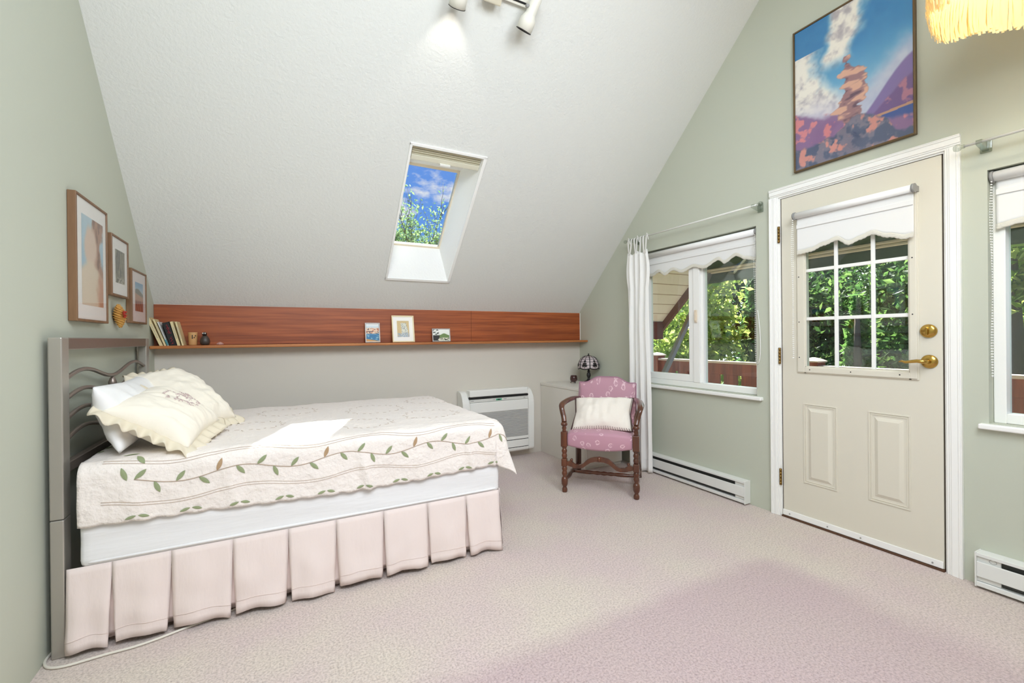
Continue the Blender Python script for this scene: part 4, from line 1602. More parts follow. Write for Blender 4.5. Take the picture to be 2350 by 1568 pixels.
dr = thing('cabinet', 'low off-white laminate cabinet in the corner behind the armchair', 'cabinet', (2.57, 3.5, 0))
DX0, DX1, DY0, DY1 = 2.379, 2.792, 3.150, YK - 0.004
bx = B()
bx.box(DX0 + 0.004, DX1 - 0.004, DY0 + 0.020, DY1, 0.0, 0.681, 0.002)
obj('body', bx, 'dresser', dr)
obj('top', B().box(DX0, DX1, DY0, DY1, 0.682, 0.708, 0.003), 'dresser', dr)
obj('door', B().box(DX0 + 0.006, DX1 - 0.006, DY0 + 0.001, DY0 + 0.0195, 0.03, 0.678, 0.002), 'dresser', dr)

lampc = (2.775, 3.62)
la = thing('table_lamp', 'small black table lamp with a domed leaded glass shade on the cabinet', 'lamp', (*lampc, 0.708))
MT = T((*lampc, 0.708))
obj('base', B().lathe([(0.052, 0), (0.054, 0.006), (0.046, 0.014), (0.026, 0.024), (0.015, 0.034), (0.011, 0.046), (0.017, 0.060), (0.022, 0.076), (0.018, 0.094), (0.011, 0.106), (0.016, 0.114), (0.010, 0.122), (0.009, 0.150)], MT, 24), 'black', la)


def dome(q):
    """q 0 at the rim, 1 at the crown"""
    a = q * PI / 2
    return 0.094 * math.cos(a) ** 0.75 + 0.010, 0.150 + 0.118 * math.sin(a) ** 0.9


shade = B()
shade.grid(lambda u, v: (lampc[0] + dome(v)[0] * math.cos(2 * PI * u), lampc[1] + dome(v)[0] * math.sin(2 * PI * u), 0.708 + dome(v)[1] - (0.010 * abs(math.sin(6 * PI * u)) if v == 0 else 0)), 72, 14, close_u=True)
sh = obj('shade', shade, 'lampglass', la, solid=0.002, fix=False)
cames = B()
for k in range(12):
    a = 2 * PI * k / 12
    cames.tube([(lampc[0] + (dome(q / 10)[0] + 0.001) * math.cos(a), lampc[1] + (dome(q / 10)[0] + 0.001) * math.sin(a), 0.708 + dome(q / 10)[1]) for q in range(11)], 0.005 if k % 2 == 0 else 0.0028, 6)
for q in (0.0, 0.16, 0.34, 0.52, 0.68):
    rr, zz = dome(q)
    cames.tube([(lampc[0] + (rr + 0.001) * math.cos(2 * PI * j / 72), lampc[1] + (rr + 0.001) * math.sin(2 * PI * j / 72), 0.708 + zz - (0.010 * abs(math.sin(6 * PI * j / 72)) if q == 0 else 0)) for j in range(72)], 0.0045 if q == 0 else 0.0022, 6, closed=True)
for k in range(6):      # dark motif in each panel
    a = 2 * PI * (k + 0.5) / 6
    for (da, q, w) in ((0, 0.22, 0.022), (-0.14, 0.12, 0.014), (0.14, 0.12, 0.014), (0, 0.38, 0.013)):
        rr, zz = dome(q)
        cames.lathe([(w, 0), (w * 0.8, 0.003), (0.001, 0.004)], T((lampc[0] + rr * math.cos(a + da), lampc[1] + rr * math.sin(a + da), 0.708 + zz)) @ Vector((math.cos(a + da), math.sin(a + da), 0.5)).to_track_quat('Z', 'Y').to_matrix().to_4x4(), 8)
obj('leading', cames, 'black', sh)
obj('finial', B().lathe([(0.020, 0.0), (0.018, 0.008), (0.006, 0.014), (0.008, 0.020), (0.002, 0.034)], T((*lampc, 0.708 + 0.264)), 16), 'black', la)
ch = thing('candle_holder', 'small dark red glass candle holder on the cabinet beside the lamp', 'candle holder', (2.618, 3.66, 0.708))
CM = T((2.618, 3.66, 0.708))
obj('glass_cup', B().lathe([(0.014, 0.012), (0.030, 0.020), (0.037, 0.038), (0.036, 0.058), (0.030, 0.078), (0.027, 0.078), (0.032, 0.056), (0.030, 0.034), (0.002, 0.020)], CM, 24), 'amber', ch)
for k in range(3):
    a = 2 * PI * k / 3 + 0.5
    obj('wire_foot', B().tube([(2.618 + 0.020 * math.cos(a), 3.66 + 0.020 * math.sin(a), 0.728), (2.618 + 0.030 * math.cos(a), 3.66 + 0.030 * math.sin(a), 0.716), (2.618 + 0.026 * math.cos(a), 3.66 + 0.026 * math.sin(a), 0.7115)], 0.0032, 6), 'black', ch)

# ================================================================== ARMCHAIR (local frame: x right, y backwards)
CO, CROT = (2.0885, 2.606, 0.0), math.atan2(-0.725, 0.6887)
cr = thing('armchair', 'mauve upholstered armchair with turned brown wooden legs by the curtain', 'armchair', CO, CROT, local=True)
LEGP = [(0.017, 0.0), (0.020, 0.004), (0.021, 0.022), (0.016, 0.034), (0.013, 0.040), (0.018, 0.048), (0.024, 0.062), (0.025, 0.090), (0.022, 0.108), (0.013, 0.117), (0.014, 0.122), (0.019, 0.132), (0.021, 0.143), (0.018, 0.155), (0.015, 0.160), (0.021, 0.172), (0.021, 0.180), (0.016, 0.190), (0.014, 0.196)]
LEGU = [(0.014, 0.252), (0.018, 0.262), (0.021, 0.275), (0.018, 0.288), (0.015, 0.293), (0.020, 0.304), (0.021, 0.314), (0.016, 0.326), (0.014, 0.330), (0.019, 0.338), (0.018, 0.346)]
LEGT = [(0.014, 0.456), (0.016, 0.462), (0.013, 0.470), (0.018, 0.484), (0.013, 0.496), (0.022, 0.503), (0.026, 0.512), (0.022, 0.524), (0.006, 0.530)]
for sx in (-1, 1):
    b = B()
    mt = T((sx * 0.262, 0, 0))
    b.lathe(LEGP, mt, 18)
    b.box(sx * 0.262 - 0.021, sx * 0.262 + 0.021, -0.021, 0.021, 0.194, 0.254, 0.007, 3)
    b.lathe(LEGU, mt, 18)
    b.box(sx * 0.262 - 0.023, sx * 0.262 + 0.023, -0.023, 0.023, 0.344, 0.458, 0.004, 2)
    b.lathe(LEGT, mt, 18)
    obj('front_leg', b, 'walnut', cr)
    # back leg and upright in one sweep
    bl_ = B()
    pts = smooth_path([(sx * 0.252, 0.520, 0.0), (sx * 0.243, 0.480, 0.16), (sx * 0.236, 0.448, 0.34), (sx * 0.226, 0.452, 0.46), (sx * 0.216, 0.494, 0.62), (sx * 0.213, 0.532, 0.765)], 5)
    bl_.tube(pts, 0.024, 4)
    obj('back_leg', bl_, 'walnut', cr)
    ar = B()
    pts = smooth_path([(sx * 0.222, 0.490, 0.650), (sx * 0.252, 0.38, 0.662), (sx * 0.272, 0.27, 0.664), (sx * 0.288, 0.16, 0.658), (sx * 0.292, 0.075, 0.650), (sx * 0.288, 0.040, 0.630), (sx * 0.280, 0.030, 0.600), (sx * 0.270, 0.022, 0.565), (sx * 0.262, 0.006, 0.528)], 5)
    rs = [0.017 + 0.006 * math.sin(PI * min(1, i / (len(pts) * 0.62))) for i in range(len(pts))]
    ar.tube(pts, rs, 12, flat=(0.75, 1.15))
    obj('arm', ar, 'walnut', cr)
    ss = B()
    A, Z = Vector((sx * 0.262, 0.018, 0.085)), Vector((sx * 0.248, 0.498, 0.085))
    prof = [0.011, 0.012, 0.016, 0.019, 0.020, 0.017, 0.013, 0.018, 0.013, 0.017, 0.020, 0.019, 0.016, 0.012, 0.011]
    ss.tube([A.lerp(Z, i / 14) for i in range(15)], prof, 12)
    obj('side_stretcher', ss, 'walnut', cr)
cs = B()
prof = [0.010, 0.011, 0.013, 0.015, 0.016, 0.015, 0.012, 0.016, 0.012, 0.017, 0.012, 0.016, 0.012, 0.015, 0.016, 0.015, 0.013, 0.011, 0.010]
cs.tube([Vector((-0.240, 0.26, 0.085)).lerp(Vector((0.240, 0.26, 0.085)), i / 18) for i in range(19)], prof, 12)
obj('cross_stretcher', cs, 'walnut', cr)
# carved arched front stretcher
fs = B()
top = [(-0.242, 0.232), (-0.222, 0.240), (-0.208, 0.246), (-0.200, 0.230), (-0.180, 0.216), (-0.150, 0.214), (-0.120, 0.226), (-0.095, 0.252), (-0.065, 0.272), (-0.030, 0.280), (0.0, 0.284), (0.030, 0.280), (0.065, 0.272), (0.095, 0.252), (0.120, 0.226), (0.150, 0.214), (0.180, 0.216), (0.200, 0.230), (0.208, 0.246), (0.222, 0.240), (0.242, 0.232)]
bot = [(-0.242, 0.206), (-0.222, 0.200), (-0.208, 0.197), (-0.195, 0.193), (-0.175, 0.188), (-0.150, 0.187), (-0.122, 0.196), (-0.096, 0.216), (-0.066, 0.238), (-0.030, 0.248), (0.0, 0.248), (0.030, 0.248), (0.066, 0.238), (0.096, 0.216), (0.122, 0.196), (0.150, 0.187), (0.175, 0.188), (0.195, 0.193), (0.208, 0.197), (0.222, 0.200), (0.242, 0.206)]
vs, fq_ = [], []
for (a, z1), (c, z0) in zip(top, bot):
    vs += [(a, -0.012, z0), (a, -0.012, z1), (a, 0.012, z1), (a, 0.012, z0)]
for i in range(len(top) - 1):
    for j in range(4):
        fq_.append((4 * i + j, 4 * i + (j + 1) % 4, 4 * i + 4 + (j + 1) % 4, 4 * i + 4 + j))
fq_ += [(0, 1, 2, 3), (len(vs) - 1, len(vs) - 2, len(vs) - 3, len(vs) - 4)]
fs._faces(vs, fq_)
bmesh.ops.recalc_face_normals(fs.bm, faces=fs.bm.faces)
fs.lathe([(0.001, -0.020), (0.010, -0.014), (0.012, 0), (0.010, 0.014), (0.001, 0.020)], T((0, -0.012, 0.266)), 14)
for sx in (-1, 1):
    fs.lathe([(0.001, -0.013), (0.010, -0.010), (0.010, 0.010), (0.001, 0.013)], T((sx * 0.208, 0, 0.246)) @ Matrix.Rotation(PI / 2, 4, 'X'), 12)
obj('front_stretcher', fs, 'walnut', cr)


def seat_pt(u, v, top_):
    x = (2 * u - 1)
    yy = v
    wf, wb = 0.236, 0.222
    hw = wf + (wb - wf) * yy
    y = -0.010 + 0.462 * yy
    y -= 0.016 * (1 - x * x) * (1 - yy) ** 4
    if top_:
        z = 0.452 + 0.020 * math.sin(PI * (0.15 + 0.7 * yy)) + 0.012 * (1 - x * x) - 0.016 * (1 - yy) ** 8 - 0.006 * abs(x) ** 6
        z -= 0.014 * (1 - abs(x)) * 0 + 0.010 * x * x * (1 - yy) ** 3 * 0
    else:
        z = 0.355 - 0.022 * (1 - x * x) * (1 - yy) ** 2
    return Vector((x * hw, y, z))


sb = B()
sb.grid(lambda u, v: seat_pt(u, v, True), 30, 24)
sb.grid(lambda u, v: seat_pt(u, v, False), 30, 24)
for (fn) in (lambda q: (q, 0), lambda q: (q, 1), lambda q: (0, q), lambda q: (1, q)):
    def side(u, v, fn=fn):
        a, b_ = fn(u)
        p = seat_pt(a, b_, False).lerp(seat_pt(a, b_, True), v)
        o = 0.006 * math.sin(PI * v)
        if b_ == 0:
            p.y -= o
        elif b_ == 1:
            p.y += o
        return p
    sb.grid(side, 30 if fn(0.3)[1] in (0, 1) else 24, 8)
bmesh.ops.remove_doubles(sb.bm, verts=sb.bm.verts, dist=1e-4)
obj('seat', sb, 'rose', cr)


def back_top(x):
    a = abs(x) / 0.232
    return 0.778 + 0.048 * (0.5 + 0.5 * math.cos(PI * min(1, max(0, (a - 0.30) / 0.52)))) if a < 0.82 else 0.778


bkb = B()


def back_pt(u, v, front):
    x = (2 * u - 1) * 0.232
    z = 0.452 + v * (back_top(x) - 0.452)
    yc = 0.452 + 0.075 * ((z - 0.45) / 0.35) ** 1.4
    e = (1 - abs(2 * u - 1) ** 8) * (1 - abs(2 * v - 1) ** 10)
    y = yc - (0.030 * e ** 0.5 + 0.004 if front else -0.018 * e ** 0.5 - 0.004) - 0.014 * (1 - (2 * u - 1) ** 2) * (1 if front else -0.3) * 0.4
    return Vector((x, y, z))


bkb.grid(lambda u, v: back_pt(u, v, True), 40, 26)
bkb.grid(lambda u, v: back_pt(u, v, False), 40, 26)
for fn in (lambda q: (q, 0), lambda q: (q, 1), lambda q: (0, q), lambda q: (1, q)):
    bkb.grid(lambda u, v, fn=fn: back_pt(*fn(u), True).lerp(back_pt(*fn(u), False), v), 40 if fn(0.3)[1] in (0, 1) else 26, 2)
bmesh.ops.remove_doubles(bkb.bm, verts=bkb.bm.verts, dist=1e-4)
back_o = obj('backrest', bkb, 'rose', cr)
gp = B()
pts = [back_pt(0, v / 20, True) + Vector((-0.004, 0.012, 0)) for v in range(21)] + [back_pt(u / 40, 1, True) + Vector((0, 0.012, 0.003)) for u in range(41)] + [back_pt(1, 1 - v / 20, True) + Vector((0.004, 0.012, 0)) for v in range(21)]
gp.tube(pts, 0.0042, 6)
obj('gimp_trim', gp, mat('mauve_gimp_braid', (170, 122, 146), 0.8), back_o)
# cushion on the seat (world placed, own thing)
Rz = Matrix.Rotation(CROT, 4, 'Z')


def chair_w(p):
    return Vector(CO) + Rz @ Vector(p)


rK = make_pillow('throw_cushion', 'ivory rectangular cushion with a dark whipstitched edge on the armchair', 'cushion', chair_w((0.004, 0.176, 0.572)), Rz @ Vector((1, 0, 0.03)), Rz @ Vector((0, 0.72, 0.69)), 0.46, 0.315, 0.16, 4.4, 'cushion', part='cover', n=36)
stb = B()
r_, f_, U_, V_, N_, c_ = rK
rim = []
for (fa) in (lambda q: (q, 0), lambda q: (1, q), lambda q: (1 - q, 1), lambda q: (0, 1 - q)):
    for i in range(26):
        rim.append(fa(i / 26))
stb.tube([f_(1)(a, b) for a, b in rim], 0.0042, 6, closed=True)
for i, (a, b) in enumerate(rim):
    ia, ib = a + (0.5 - a) * 0.05, b + (0.5 - b) * 0.08
    for sd_ in (1, -1):
        stb.tube([f_(sd_)(a, b), f_(sd_)(ia, ib) + N_ * 0.0012 * sd_ * (1 if (f_(1)(0.5, 0.5) - c_).dot(N_) > 0 else -1)], 0.0018, 4)
obj('whipstitch', stb, 'stitch', r_)

# ================================================================== CURTAIN, RODS, ROLLER BLINDS
RZ, RXX = 2.030, XR - 0.080


def bracket(b, y, s):
    """clear acrylic bracket from the wall to the rod"""
    b.box(XR - 0.008, XR - 0.001, y - 0.020, y + 0.020, RZ - 0.035, RZ + 0.030, 0.004)
    b.prism([(XR - 0.008, y - 0.010, RZ + 0.014), (XR - 0.008, y - 0.010, RZ - 0.028), (RXX - 0.010, y - 0.010, RZ - 0.012), (RXX - 0.010, y - 0.010, RZ + 0.008)], (0, 0.020, 0))


def curtain_rod(name, label, y0, y1, ends, brs):
    r = thing(name, label, 'curtain rod', (RXX, (y0 + y1) / 2, RZ), group='clear curtain rods on the door wall')
    obj('rod', B().cyl((RXX, y0, RZ), (RXX, y1, RZ), 0.0062, n=14), 'rod', r)
    for y in ends:
        b = B()
        b.lathe([(0.006, -0.022), (0.009, -0.018), (0.008, -0.010), (0.014, -0.004), (0.017, 0.006), (0.013, 0.017), (0.003, 0.021)], T((RXX, y, RZ)) @ Matrix.Rotation(PI / 2 if y < (y0 + y1) / 2 else -PI / 2, 4, 'X'), 18)
        obj('finial', b, 'clear', r)
    for y in brs:
        b = B()
        bracket(b, y, 1)
        obj('bracket', b, 'clear', r)


curtain_rod('curtain_rod', 'clear curtain rod above the window left of the door', 1.836, 3.075, (1.822, 3.090), (1.866, 3.02))
curtain_rod('curtain_rod', 'clear curtain rod running out of the picture right of the door', -0.4, 0.842, (0.858,), (0.79, -0.30))

cu = thing('curtain', 'sheer white tie-top curtain gathered at the left of the window', 'curtain', (RXX, 2.92, 0))


def cur_pt(u, v):
    # v 0 top .. 1 bottom
    z = 1.905 - v * (1.905 - 0.012)
    w = 0.118 + 0.020 * math.sin(PI * min(1, v * 6)) * (1 - v) + 0.020 * v
    yc = 2.925 - 0.008 * v
    y = yc + (0.5 - u) * 2 * w
    k = 4
    fold = math.sin(u * 2 * PI * k + 0.8 * math.sin(v * 2.2) + 0.5)
    amp = (0.014 + 0.010 * min(1, v * 3)) * (0.7 + 0.3 * math.sin(u * 13))
    x = RXX + 0.012 + amp * fold + 0.008 * noise.noise(Vector((u * 6, v * 4, 2)))
    y += 0.010 * math.cos(u * 2 * PI * k + 0.7) + 0.006 * noise.noise(Vector((u * 5, v * 5, 8)))
    if v < 0.02:
        z += 0.012 * math.cos(u * 2 * PI * 6)
    return (x - 0.030, y, z)


obj('cloth', B().grid(cur_pt, 150, 60), 'curtain', cu, solid=0.0012, fix=False)
hm = B()
for v in (0.945, 0.948):
    hm.tube([Vector(cur_pt(u / 120, v)) - Vector((0.001, 0, 0)) for u in range(121)], 0.0012, 4)
obj('hem_seam', hm, 'curtain', cu)
for k in range(7):
    u = (k + 0.2) / 6.6
    p = Vector(cur_pt(u, 0.004))
    yt = 3.045 - k * 0.037
    b = B()
    for s in (-1, 1):
        b.tube(smooth_path([(p.x, p.y + 0.003 * s, p.z - 0.01), (RXX - 0.016, (p.y + yt) / 2 + 0.004 * s, 1.97), (RXX - 0.012, yt + 0.004 * s, RZ - 0.006), (RXX + 0.002, yt + 0.003 * s, RZ + 0.0115), (RXX + 0.012, yt + 0.002 * s, RZ - 0.004)], 4), 0.0036, 6, flat=(0.35, 1.3))
    if k in (0, 3, 6):
        b.tube(smooth_path([(RXX - 0.010, yt, RZ + 0.006), (RXX - 0.020, yt - 0.012, RZ + 0.020), (RXX - 0.024, yt - 0.026, RZ - 0.004), (RXX - 0.022, yt - 0.034, RZ - 0.040)], 4), 0.0028, 6, flat=(0.4, 1.2))
    obj('tie_tab', b, 'curtain', cu)


def roller_blind(name, label, xt, y0, y1, zt, rad, xf, zb, scallop, chain_y, chain_z, hinge_wall, fab_off=0.012, scale=1.0):
    r = thing(name, label, 'blind', (xt, (y0 + y1) / 2, zt), group='white scalloped roller blinds')
    obj('roller', B().cyl((xt, y0 + 0.012, zt), (xt, y1 - 0.012, zt), rad, n=28), 'sleeve', r)
    a, c = y0 + fab_off + 0.008, y1 - fab_off - 0.008

    def low(y):
        return scallop(y)

    obj('fabric', B().grid(lambda u, v: (xf, a + (c - a) * u, (zt - rad * 0.2) * (1 - v) + low(a + (c - a) * u) * v), 110, 10), 'blind', r, solid=0.0008, fix=False)
    # hem bar sleeve
    zs = zt - rad - 0.048
    obj('hem_sleeve', B().box(xf - 0.007, xf - 0.0015, a, c, zs - 0.014, zs + 0.012, 0.0025), 'blind', r)
    tb_ = B()
    tb_.grid(lambda u, v: (xf - 0.0022 - 0.0014 * math.sin(PI * v), a + (c - a) * u, low(a + (c - a) * u) + 0.010 - 0.024 * v - 0.0030 * abs(math.sin(u * 90)) * v), 180, 4)
    obj('crochet_trim', tb_, 'blindtrim', r, solid=0.0008, fix=False)
    for y, s in ((y0 + 0.006, -1), (y1 - 0.006, 1)):
        b = B()
        b.cyl((xt, y - 0.0055, zt), (xt, y + 0.0055, zt), rad + 0.004, n=24)
        b.box(min(xt, hinge_wall), max(xt, hinge_wall), y - 0.005, y + 0.005, zt - 0.014, zt + 0.014)
        obj('bracket', b, 'plastic_g', r)
    cb_ = B()
    n = int((zt - chain_z) / 0.0125)
    for k in range(n):
        for dx, dy in ((0, 0.0), (-0.014, 0.004 * math.sin(k * 0.12))):
            cb_.lathe([(0.0008, -0.0032), (0.0030, 0), (0.0008, 0.0032)], T((xt - rad * 0.6 + dx * math.sin(PI * min(1, (k + 3) / n)), chain_y + dy, zt - k * 0.0125)), 6, cap=False)
    for j in range(5):
        cb_.lathe([(0.0008, -0.0032), (0.0030, 0), (0.0008, 0.0032)], T((xt - rad * 0.6 - 0.003 * j, chain_y, zt - n * 0.0125 - 0.003 * math.sin(PI * j / 4))), 6, cap=False)
    obj('bead_chain', cb_, 'white', r)
    return r


def outline(ys, zs):
    def f(y):
        for k in range(len(ys) - 1):
            if ys[k] <= y <= ys[k + 1]:
                t = (y - ys[k]) / (ys[k + 1] - ys[k])
                t = t * t * (3 - 2 * t)
                return zs[k] + (zs[k + 1] - zs[k]) * t
        return zs[0] if y < ys[0] else zs[-1]
    return f


low_door = outline([1.045, 1.080, 1.150, 1.225, 1.276, 1.335, 1.395, 1.464, 1.537, 1.60], [1.676, 1.672, 1.694, 1.724, 1.708, 1.690, 1.727, 1.710, 1.687, 1.682])
low_win = outline([1.943, 2.002, 2.080, 2.175, 2.222, 2.350, 2.453, 2.565, 2.660, 2.746, 2.810, 2.891], [1.706, 1.720, 1.756, 1.717, 1.750, 1.706, 1.730, 1.702, 1.734, 1.702, 1.738, 1.712])


roller_blind('roller_blind', 'white scalloped roller blind mounted on the door', XR - 0.040, 1.033, 1.630, 1.905, 0.019, XR - 0.027, 1.673, low_door, 1.628, 1.02, lx0, 0.004)
roller_blind('roller_blind', 'white scalloped roller blind in the window left of the door', XR + 0.028, 1.908, 3.038, 1.882, 0.022, XR + 0.040, 1.690, low_win, 1.918, 0.98, XR + 0.05)
roller_blind('roller_blind', 'white roller blind at the right edge of the picture', XR + 0.026, -0.292, 0.784, 1.886, 0.023, XR + 0.038, 1.655, lambda y: 1.663 + 0.010 * math.sin(y * 21), 0.777, 0.97, XR + 0.05, 0.006)
# cleat loop of the chain hanging beside the left window
lc = B()
lc.tube(smooth_path([(XR - 0.002, 1.893, 1.34), (XR - 0.012, 1.872, 1.20), (XR - 0.014, 1.868, 1.06), (XR - 0.012, 1.880, 0.99), (XR - 0.004, 1.895, 0.975)], 6), 0.0022, 6)
tag(obj('blind_cord', lc, 'white', loc=(XR, 1.88, 0.97)), 'thin white pull cord looped beside the left window reveal', 'cord')

# ================================================================== BASEBOARD HEATERS


def heater(label, y0, y1, knob):
    r = thing('baseboard_heater', label, 'heater', (XR - 0.03, (y0 + y1) / 2, 0), group='white electric baseboard heaters')
    D = 0.062
    xo = XR - D
    b = B()
    b.box(XR - 0.006, XR - 0.0005, y0 + 0.004, y1 - 0.004, 0.012, 0.165)
    b.box(xo + 0.002, XR - 0.006, y0 + 0.004, y1 - 0.004, 0.157, 0.165, 0.002)
    b.box(xo + 0.002, xo + 0.006, y0 + 0.004, y1 - 0.004, 0.150, 0.158, 0.001)
    obj('back_plate', b, 'heater', r)
    obj('front_panel', B().box(xo, xo + 0.008, y0 + 0.006, y1 - 0.006, 0.058, 0.127, 0.003), 'heater', r)
    obj('bottom_lip', B().box(xo + 0.004, XR - 0.006, y0 + 0.004, y1 - 0.004, 0.012, 0.034, 0.003), 'heater', r)
    f = B()
    f.box(xo + 0.022, XR - 0.008, y0 + 0.08, y1 - 0.08, 0.040, 0.150)
    obj('heating_fins', f, 'fin', r)
    for (a, c) in ((y0 + 0.005, y0 + 0.082), (y1 - 0.082, y1 - 0.005)):
        obj('blank_panel', B().box(xo + 0.012, XR - 0.007, a, c, 0.036, 0.152, 0.001), 'heater', r)
    for a in (y0, y1 - 0.006):
        obj('end_cap', B().box(xo - 0.001, XR - 0.0005, a, a + 0.006, 0.010, 0.168, 0.002), 'heater', r)
    if knob is not None:
        obj('knockout', B().tube([(xo + 0.0115, knob + 0.012 * math.cos(a * PI / 8), 0.139 + 0.009 * math.sin(a * PI / 8)) for a in range(16)], 0.0007, 4, closed=True), 'plastic_g', r)


heater('white electric baseboard heater under the window left of the door', 1.957, 2.905, None)
heater('white electric baseboard heater at the right edge of the picture', -0.42, 0.822, 0.765)


# ================================================================== POSTER
def p_poster(u, v):
    """plain generic mountain landscape: blue sky, rising cloud, rosy rock spire, violet hills"""
    n = fbm(u * 5, v * 7, 51, 5)
    n2 = fbm(u * 16, v * 24, 52, 6)
    c = mixc((140, 196, 226), (40, 124, 184), sstep(0.30, 0.85, v + 0.06 * (n - 0.5)))
    c = mixc(c, (76, 164, 210), 0.35 * n2)
    # cloud bank: wide on the left, rising to the upper middle
    cl = 0.42 - 0.30 * sstep(0.30, 0.68, v) + 0.0 * u
    band = sstep(0.16, -0.06, u - cl - 0.30 * (n - 0.5))
    up_ = sstep(0.17, 0.02, np.abs(u - 0.36 - 0.62 * (v - 0.68)) - 0.05 + 0.30 * (n - 0.5)) * sstep(0.58, 0.70, v)
    cloud = np.clip(np.maximum(band * (v < 0.80), up_), 0, 1)
    cc = mixc((186, 178, 182), (250, 244, 232), sstep(0.30, 0.58, n2 * 0.6 + n * 0.4))
    c = c * (1 - cloud[..., None]) + cc * cloud[..., None]
    low = sstep(0.52, 0.30, v + 0.18 * (n - 0.5) - 0.16 * sstep(0.6, 1.0, u))
    c = c * (1 - 0.85 * low[..., None]) + mixc((186, 186, 214), (232, 226, 232), n2) * 0.85 * low[..., None]
    # violet hills on the right
    hl = sstep(0.012, -0.012, v - (0.16 + 0.34 * sstep(0.48, 1.05, u)))
    c = mixc(c, (132, 112, 172), hl)
    hl2 = sstep(0.012, -0.012, v - (0.14 + 0.25 * sstep(0.50, 1.1, u) + 0.02 * (n2 - 0.5)))
    c = mixc(c, (116, 84, 142), hl2)
    c = mixc(c, (214, 138, 148), sstep(0.52, 0.66, n2) * hl2 * (v > 0.16) * 0.7)
    lake = (v < 0.155 + 0.03 * u) * (u > 0.70 - 0.1 * v)
    c = mixc(c, (54, 84, 156), lake.astype(float))
    c = mixc(c, (196, 148, 120), ((np.abs(v - 0.16 - 0.03 * u) < 0.008) & (u > 0.72)).astype(float))
    # rosy mountains at left
    ml = sstep(0.015, -0.015, v - (0.40 - 0.30 * u + 0.07 * (n - 0.5) + 0.03 * (n2 - 0.5)))
    c = mixc(c, (142, 106, 150), ml)
    c = mixc(c, (222, 136, 142), ml * sstep(0.46, 0.62, n2))
    # plain weathered rock stack in warm tones, jagged ledges
    led = fbm(u * 7, v * 26, 61, 3)
    sx = 0.53 - 0.10 * (v - 0.4) + 0.03 * np.sin(v * 17)
    w = 0.115 - 0.16 * np.abs(v - 0.36) ** 1.1 - 0.04 * (v > 0.56)
    sp = sstep(0.010, -0.010, np.abs(u - sx) - w - 0.17 * (led - 0.5)) * (v > 0.12) * (v < 0.66)
    c = mixc(c, (160, 118, 122), sp)
    c = mixc(c, (226, 176, 152), sp * sstep(0.47, 0.58, led))
    c = mixc(c, (104, 74, 92), sp * sstep(0.40, 0.30, led))
    # boulders along the foot
    rk = sstep(0.012, -0.012, v - (0.15 + 0.08 * np.exp(-((u - 0.60) / 0.16) ** 2) + 0.05 * (n2 - 0.5) - 0.10 * sstep(0.78, 0.9, u)))
    c = mixc(c, (80, 90, 120), rk)
    c = mixc(c, (126, 120, 138), rk * sstep(0.46, 0.62, n2))
    c = mixc(c, (216, 146, 136), rk * sstep(0.56, 0.68, fbm(u * 13, v * 17, 57, 6)))
    return c


po = thing('poster', 'large framed blue-sky mountain poster on the wall above the door', 'poster', (XR, 1.336, 2.18))
py0, py1, pz0, pz1 = 1.036, 1.637, 2.180, 3.050
fb = B()
for (a, c, e, f) in ((py0, py0 + 0.010, pz0, pz1), (py1 - 0.010, py1, pz0, pz1), (py0 + 0.010, py1 - 0.010, pz0, pz0 + 0.010), (py0 + 0.010, py1 - 0.010, pz1 - 0.010, pz1)):
    fb.box(XR - 0.022, XR - 0.0005, a, c, e, f, 0.002)
obj('frame', fb, 'gold_frame', po)
obj('backing', B().box(XR - 0.014, XR - 0.002, py0 + 0.006, py1 - 0.006, pz0 + 0.006, pz1 - 0.006), 'plastic_d', po)
art_plane('print', (XR - 0.0155, py1 - 0.010, pz0 + 0.010), (0, -(py1 - py0 - 0.020), 0), (0, 0, pz1 - pz0 - 0.020), p_poster, 190, 280, po)
obj('glass', B().box(XR - 0.0185, XR - 0.017, py0 + 0.009, py1 - 0.009, pz0 + 0.009, pz1 - 0.009), 'picglass', po)

# ================================================================== TRACK LIGHT ON THE SLOPE
NC = Vector((0, -SINA, -COSA))           # into the room
UP_S = Vector((0, -COSA, SINA))          # up the slope


def on_slope(x, y, off):
    return Vector((x, y, ceil_z(y))) + NC * off


TY = 2.212
tl = thing('track_light', 'beige-white ceiling track with two spotlight heads on the slope', 'track light', on_slope(1.05, TY, 0))
XA = Vector((1, 0, 0))


def obox(b, c, ex, ey, ez, hx, hy, hz, bev=0.0):
    mt = Matrix((ex, ey, ez)).transposed().to_4x4()
    mt.translation = c
    b.box(-hx, hx, -hy, hy, -hz, hz, bev, mtx=mt)


b = B()
obox(b, on_slope(0.98, TY, 0.012), XA, UP_S, NC, 0.30, 0.018, 0.011, 0.002)
obj('track', b, 'tracklamp', tl)
b = B()
obox(b, on_slope(0.98, TY, 0.0238), XA, UP_S, NC, 0.29, 0.005, 0.0008)
obj('track_slot', b, 'plastic_d', tl)
b = B()
obox(b, on_slope(1.055, TY + 0.012, 0.046), XA, UP_S, NC, 0.052, 0.034, 0.021, 0.006)
obj('power_feed', b, mat('beige_adapter', (206, 198, 178), 0.5), tl)
spots = []


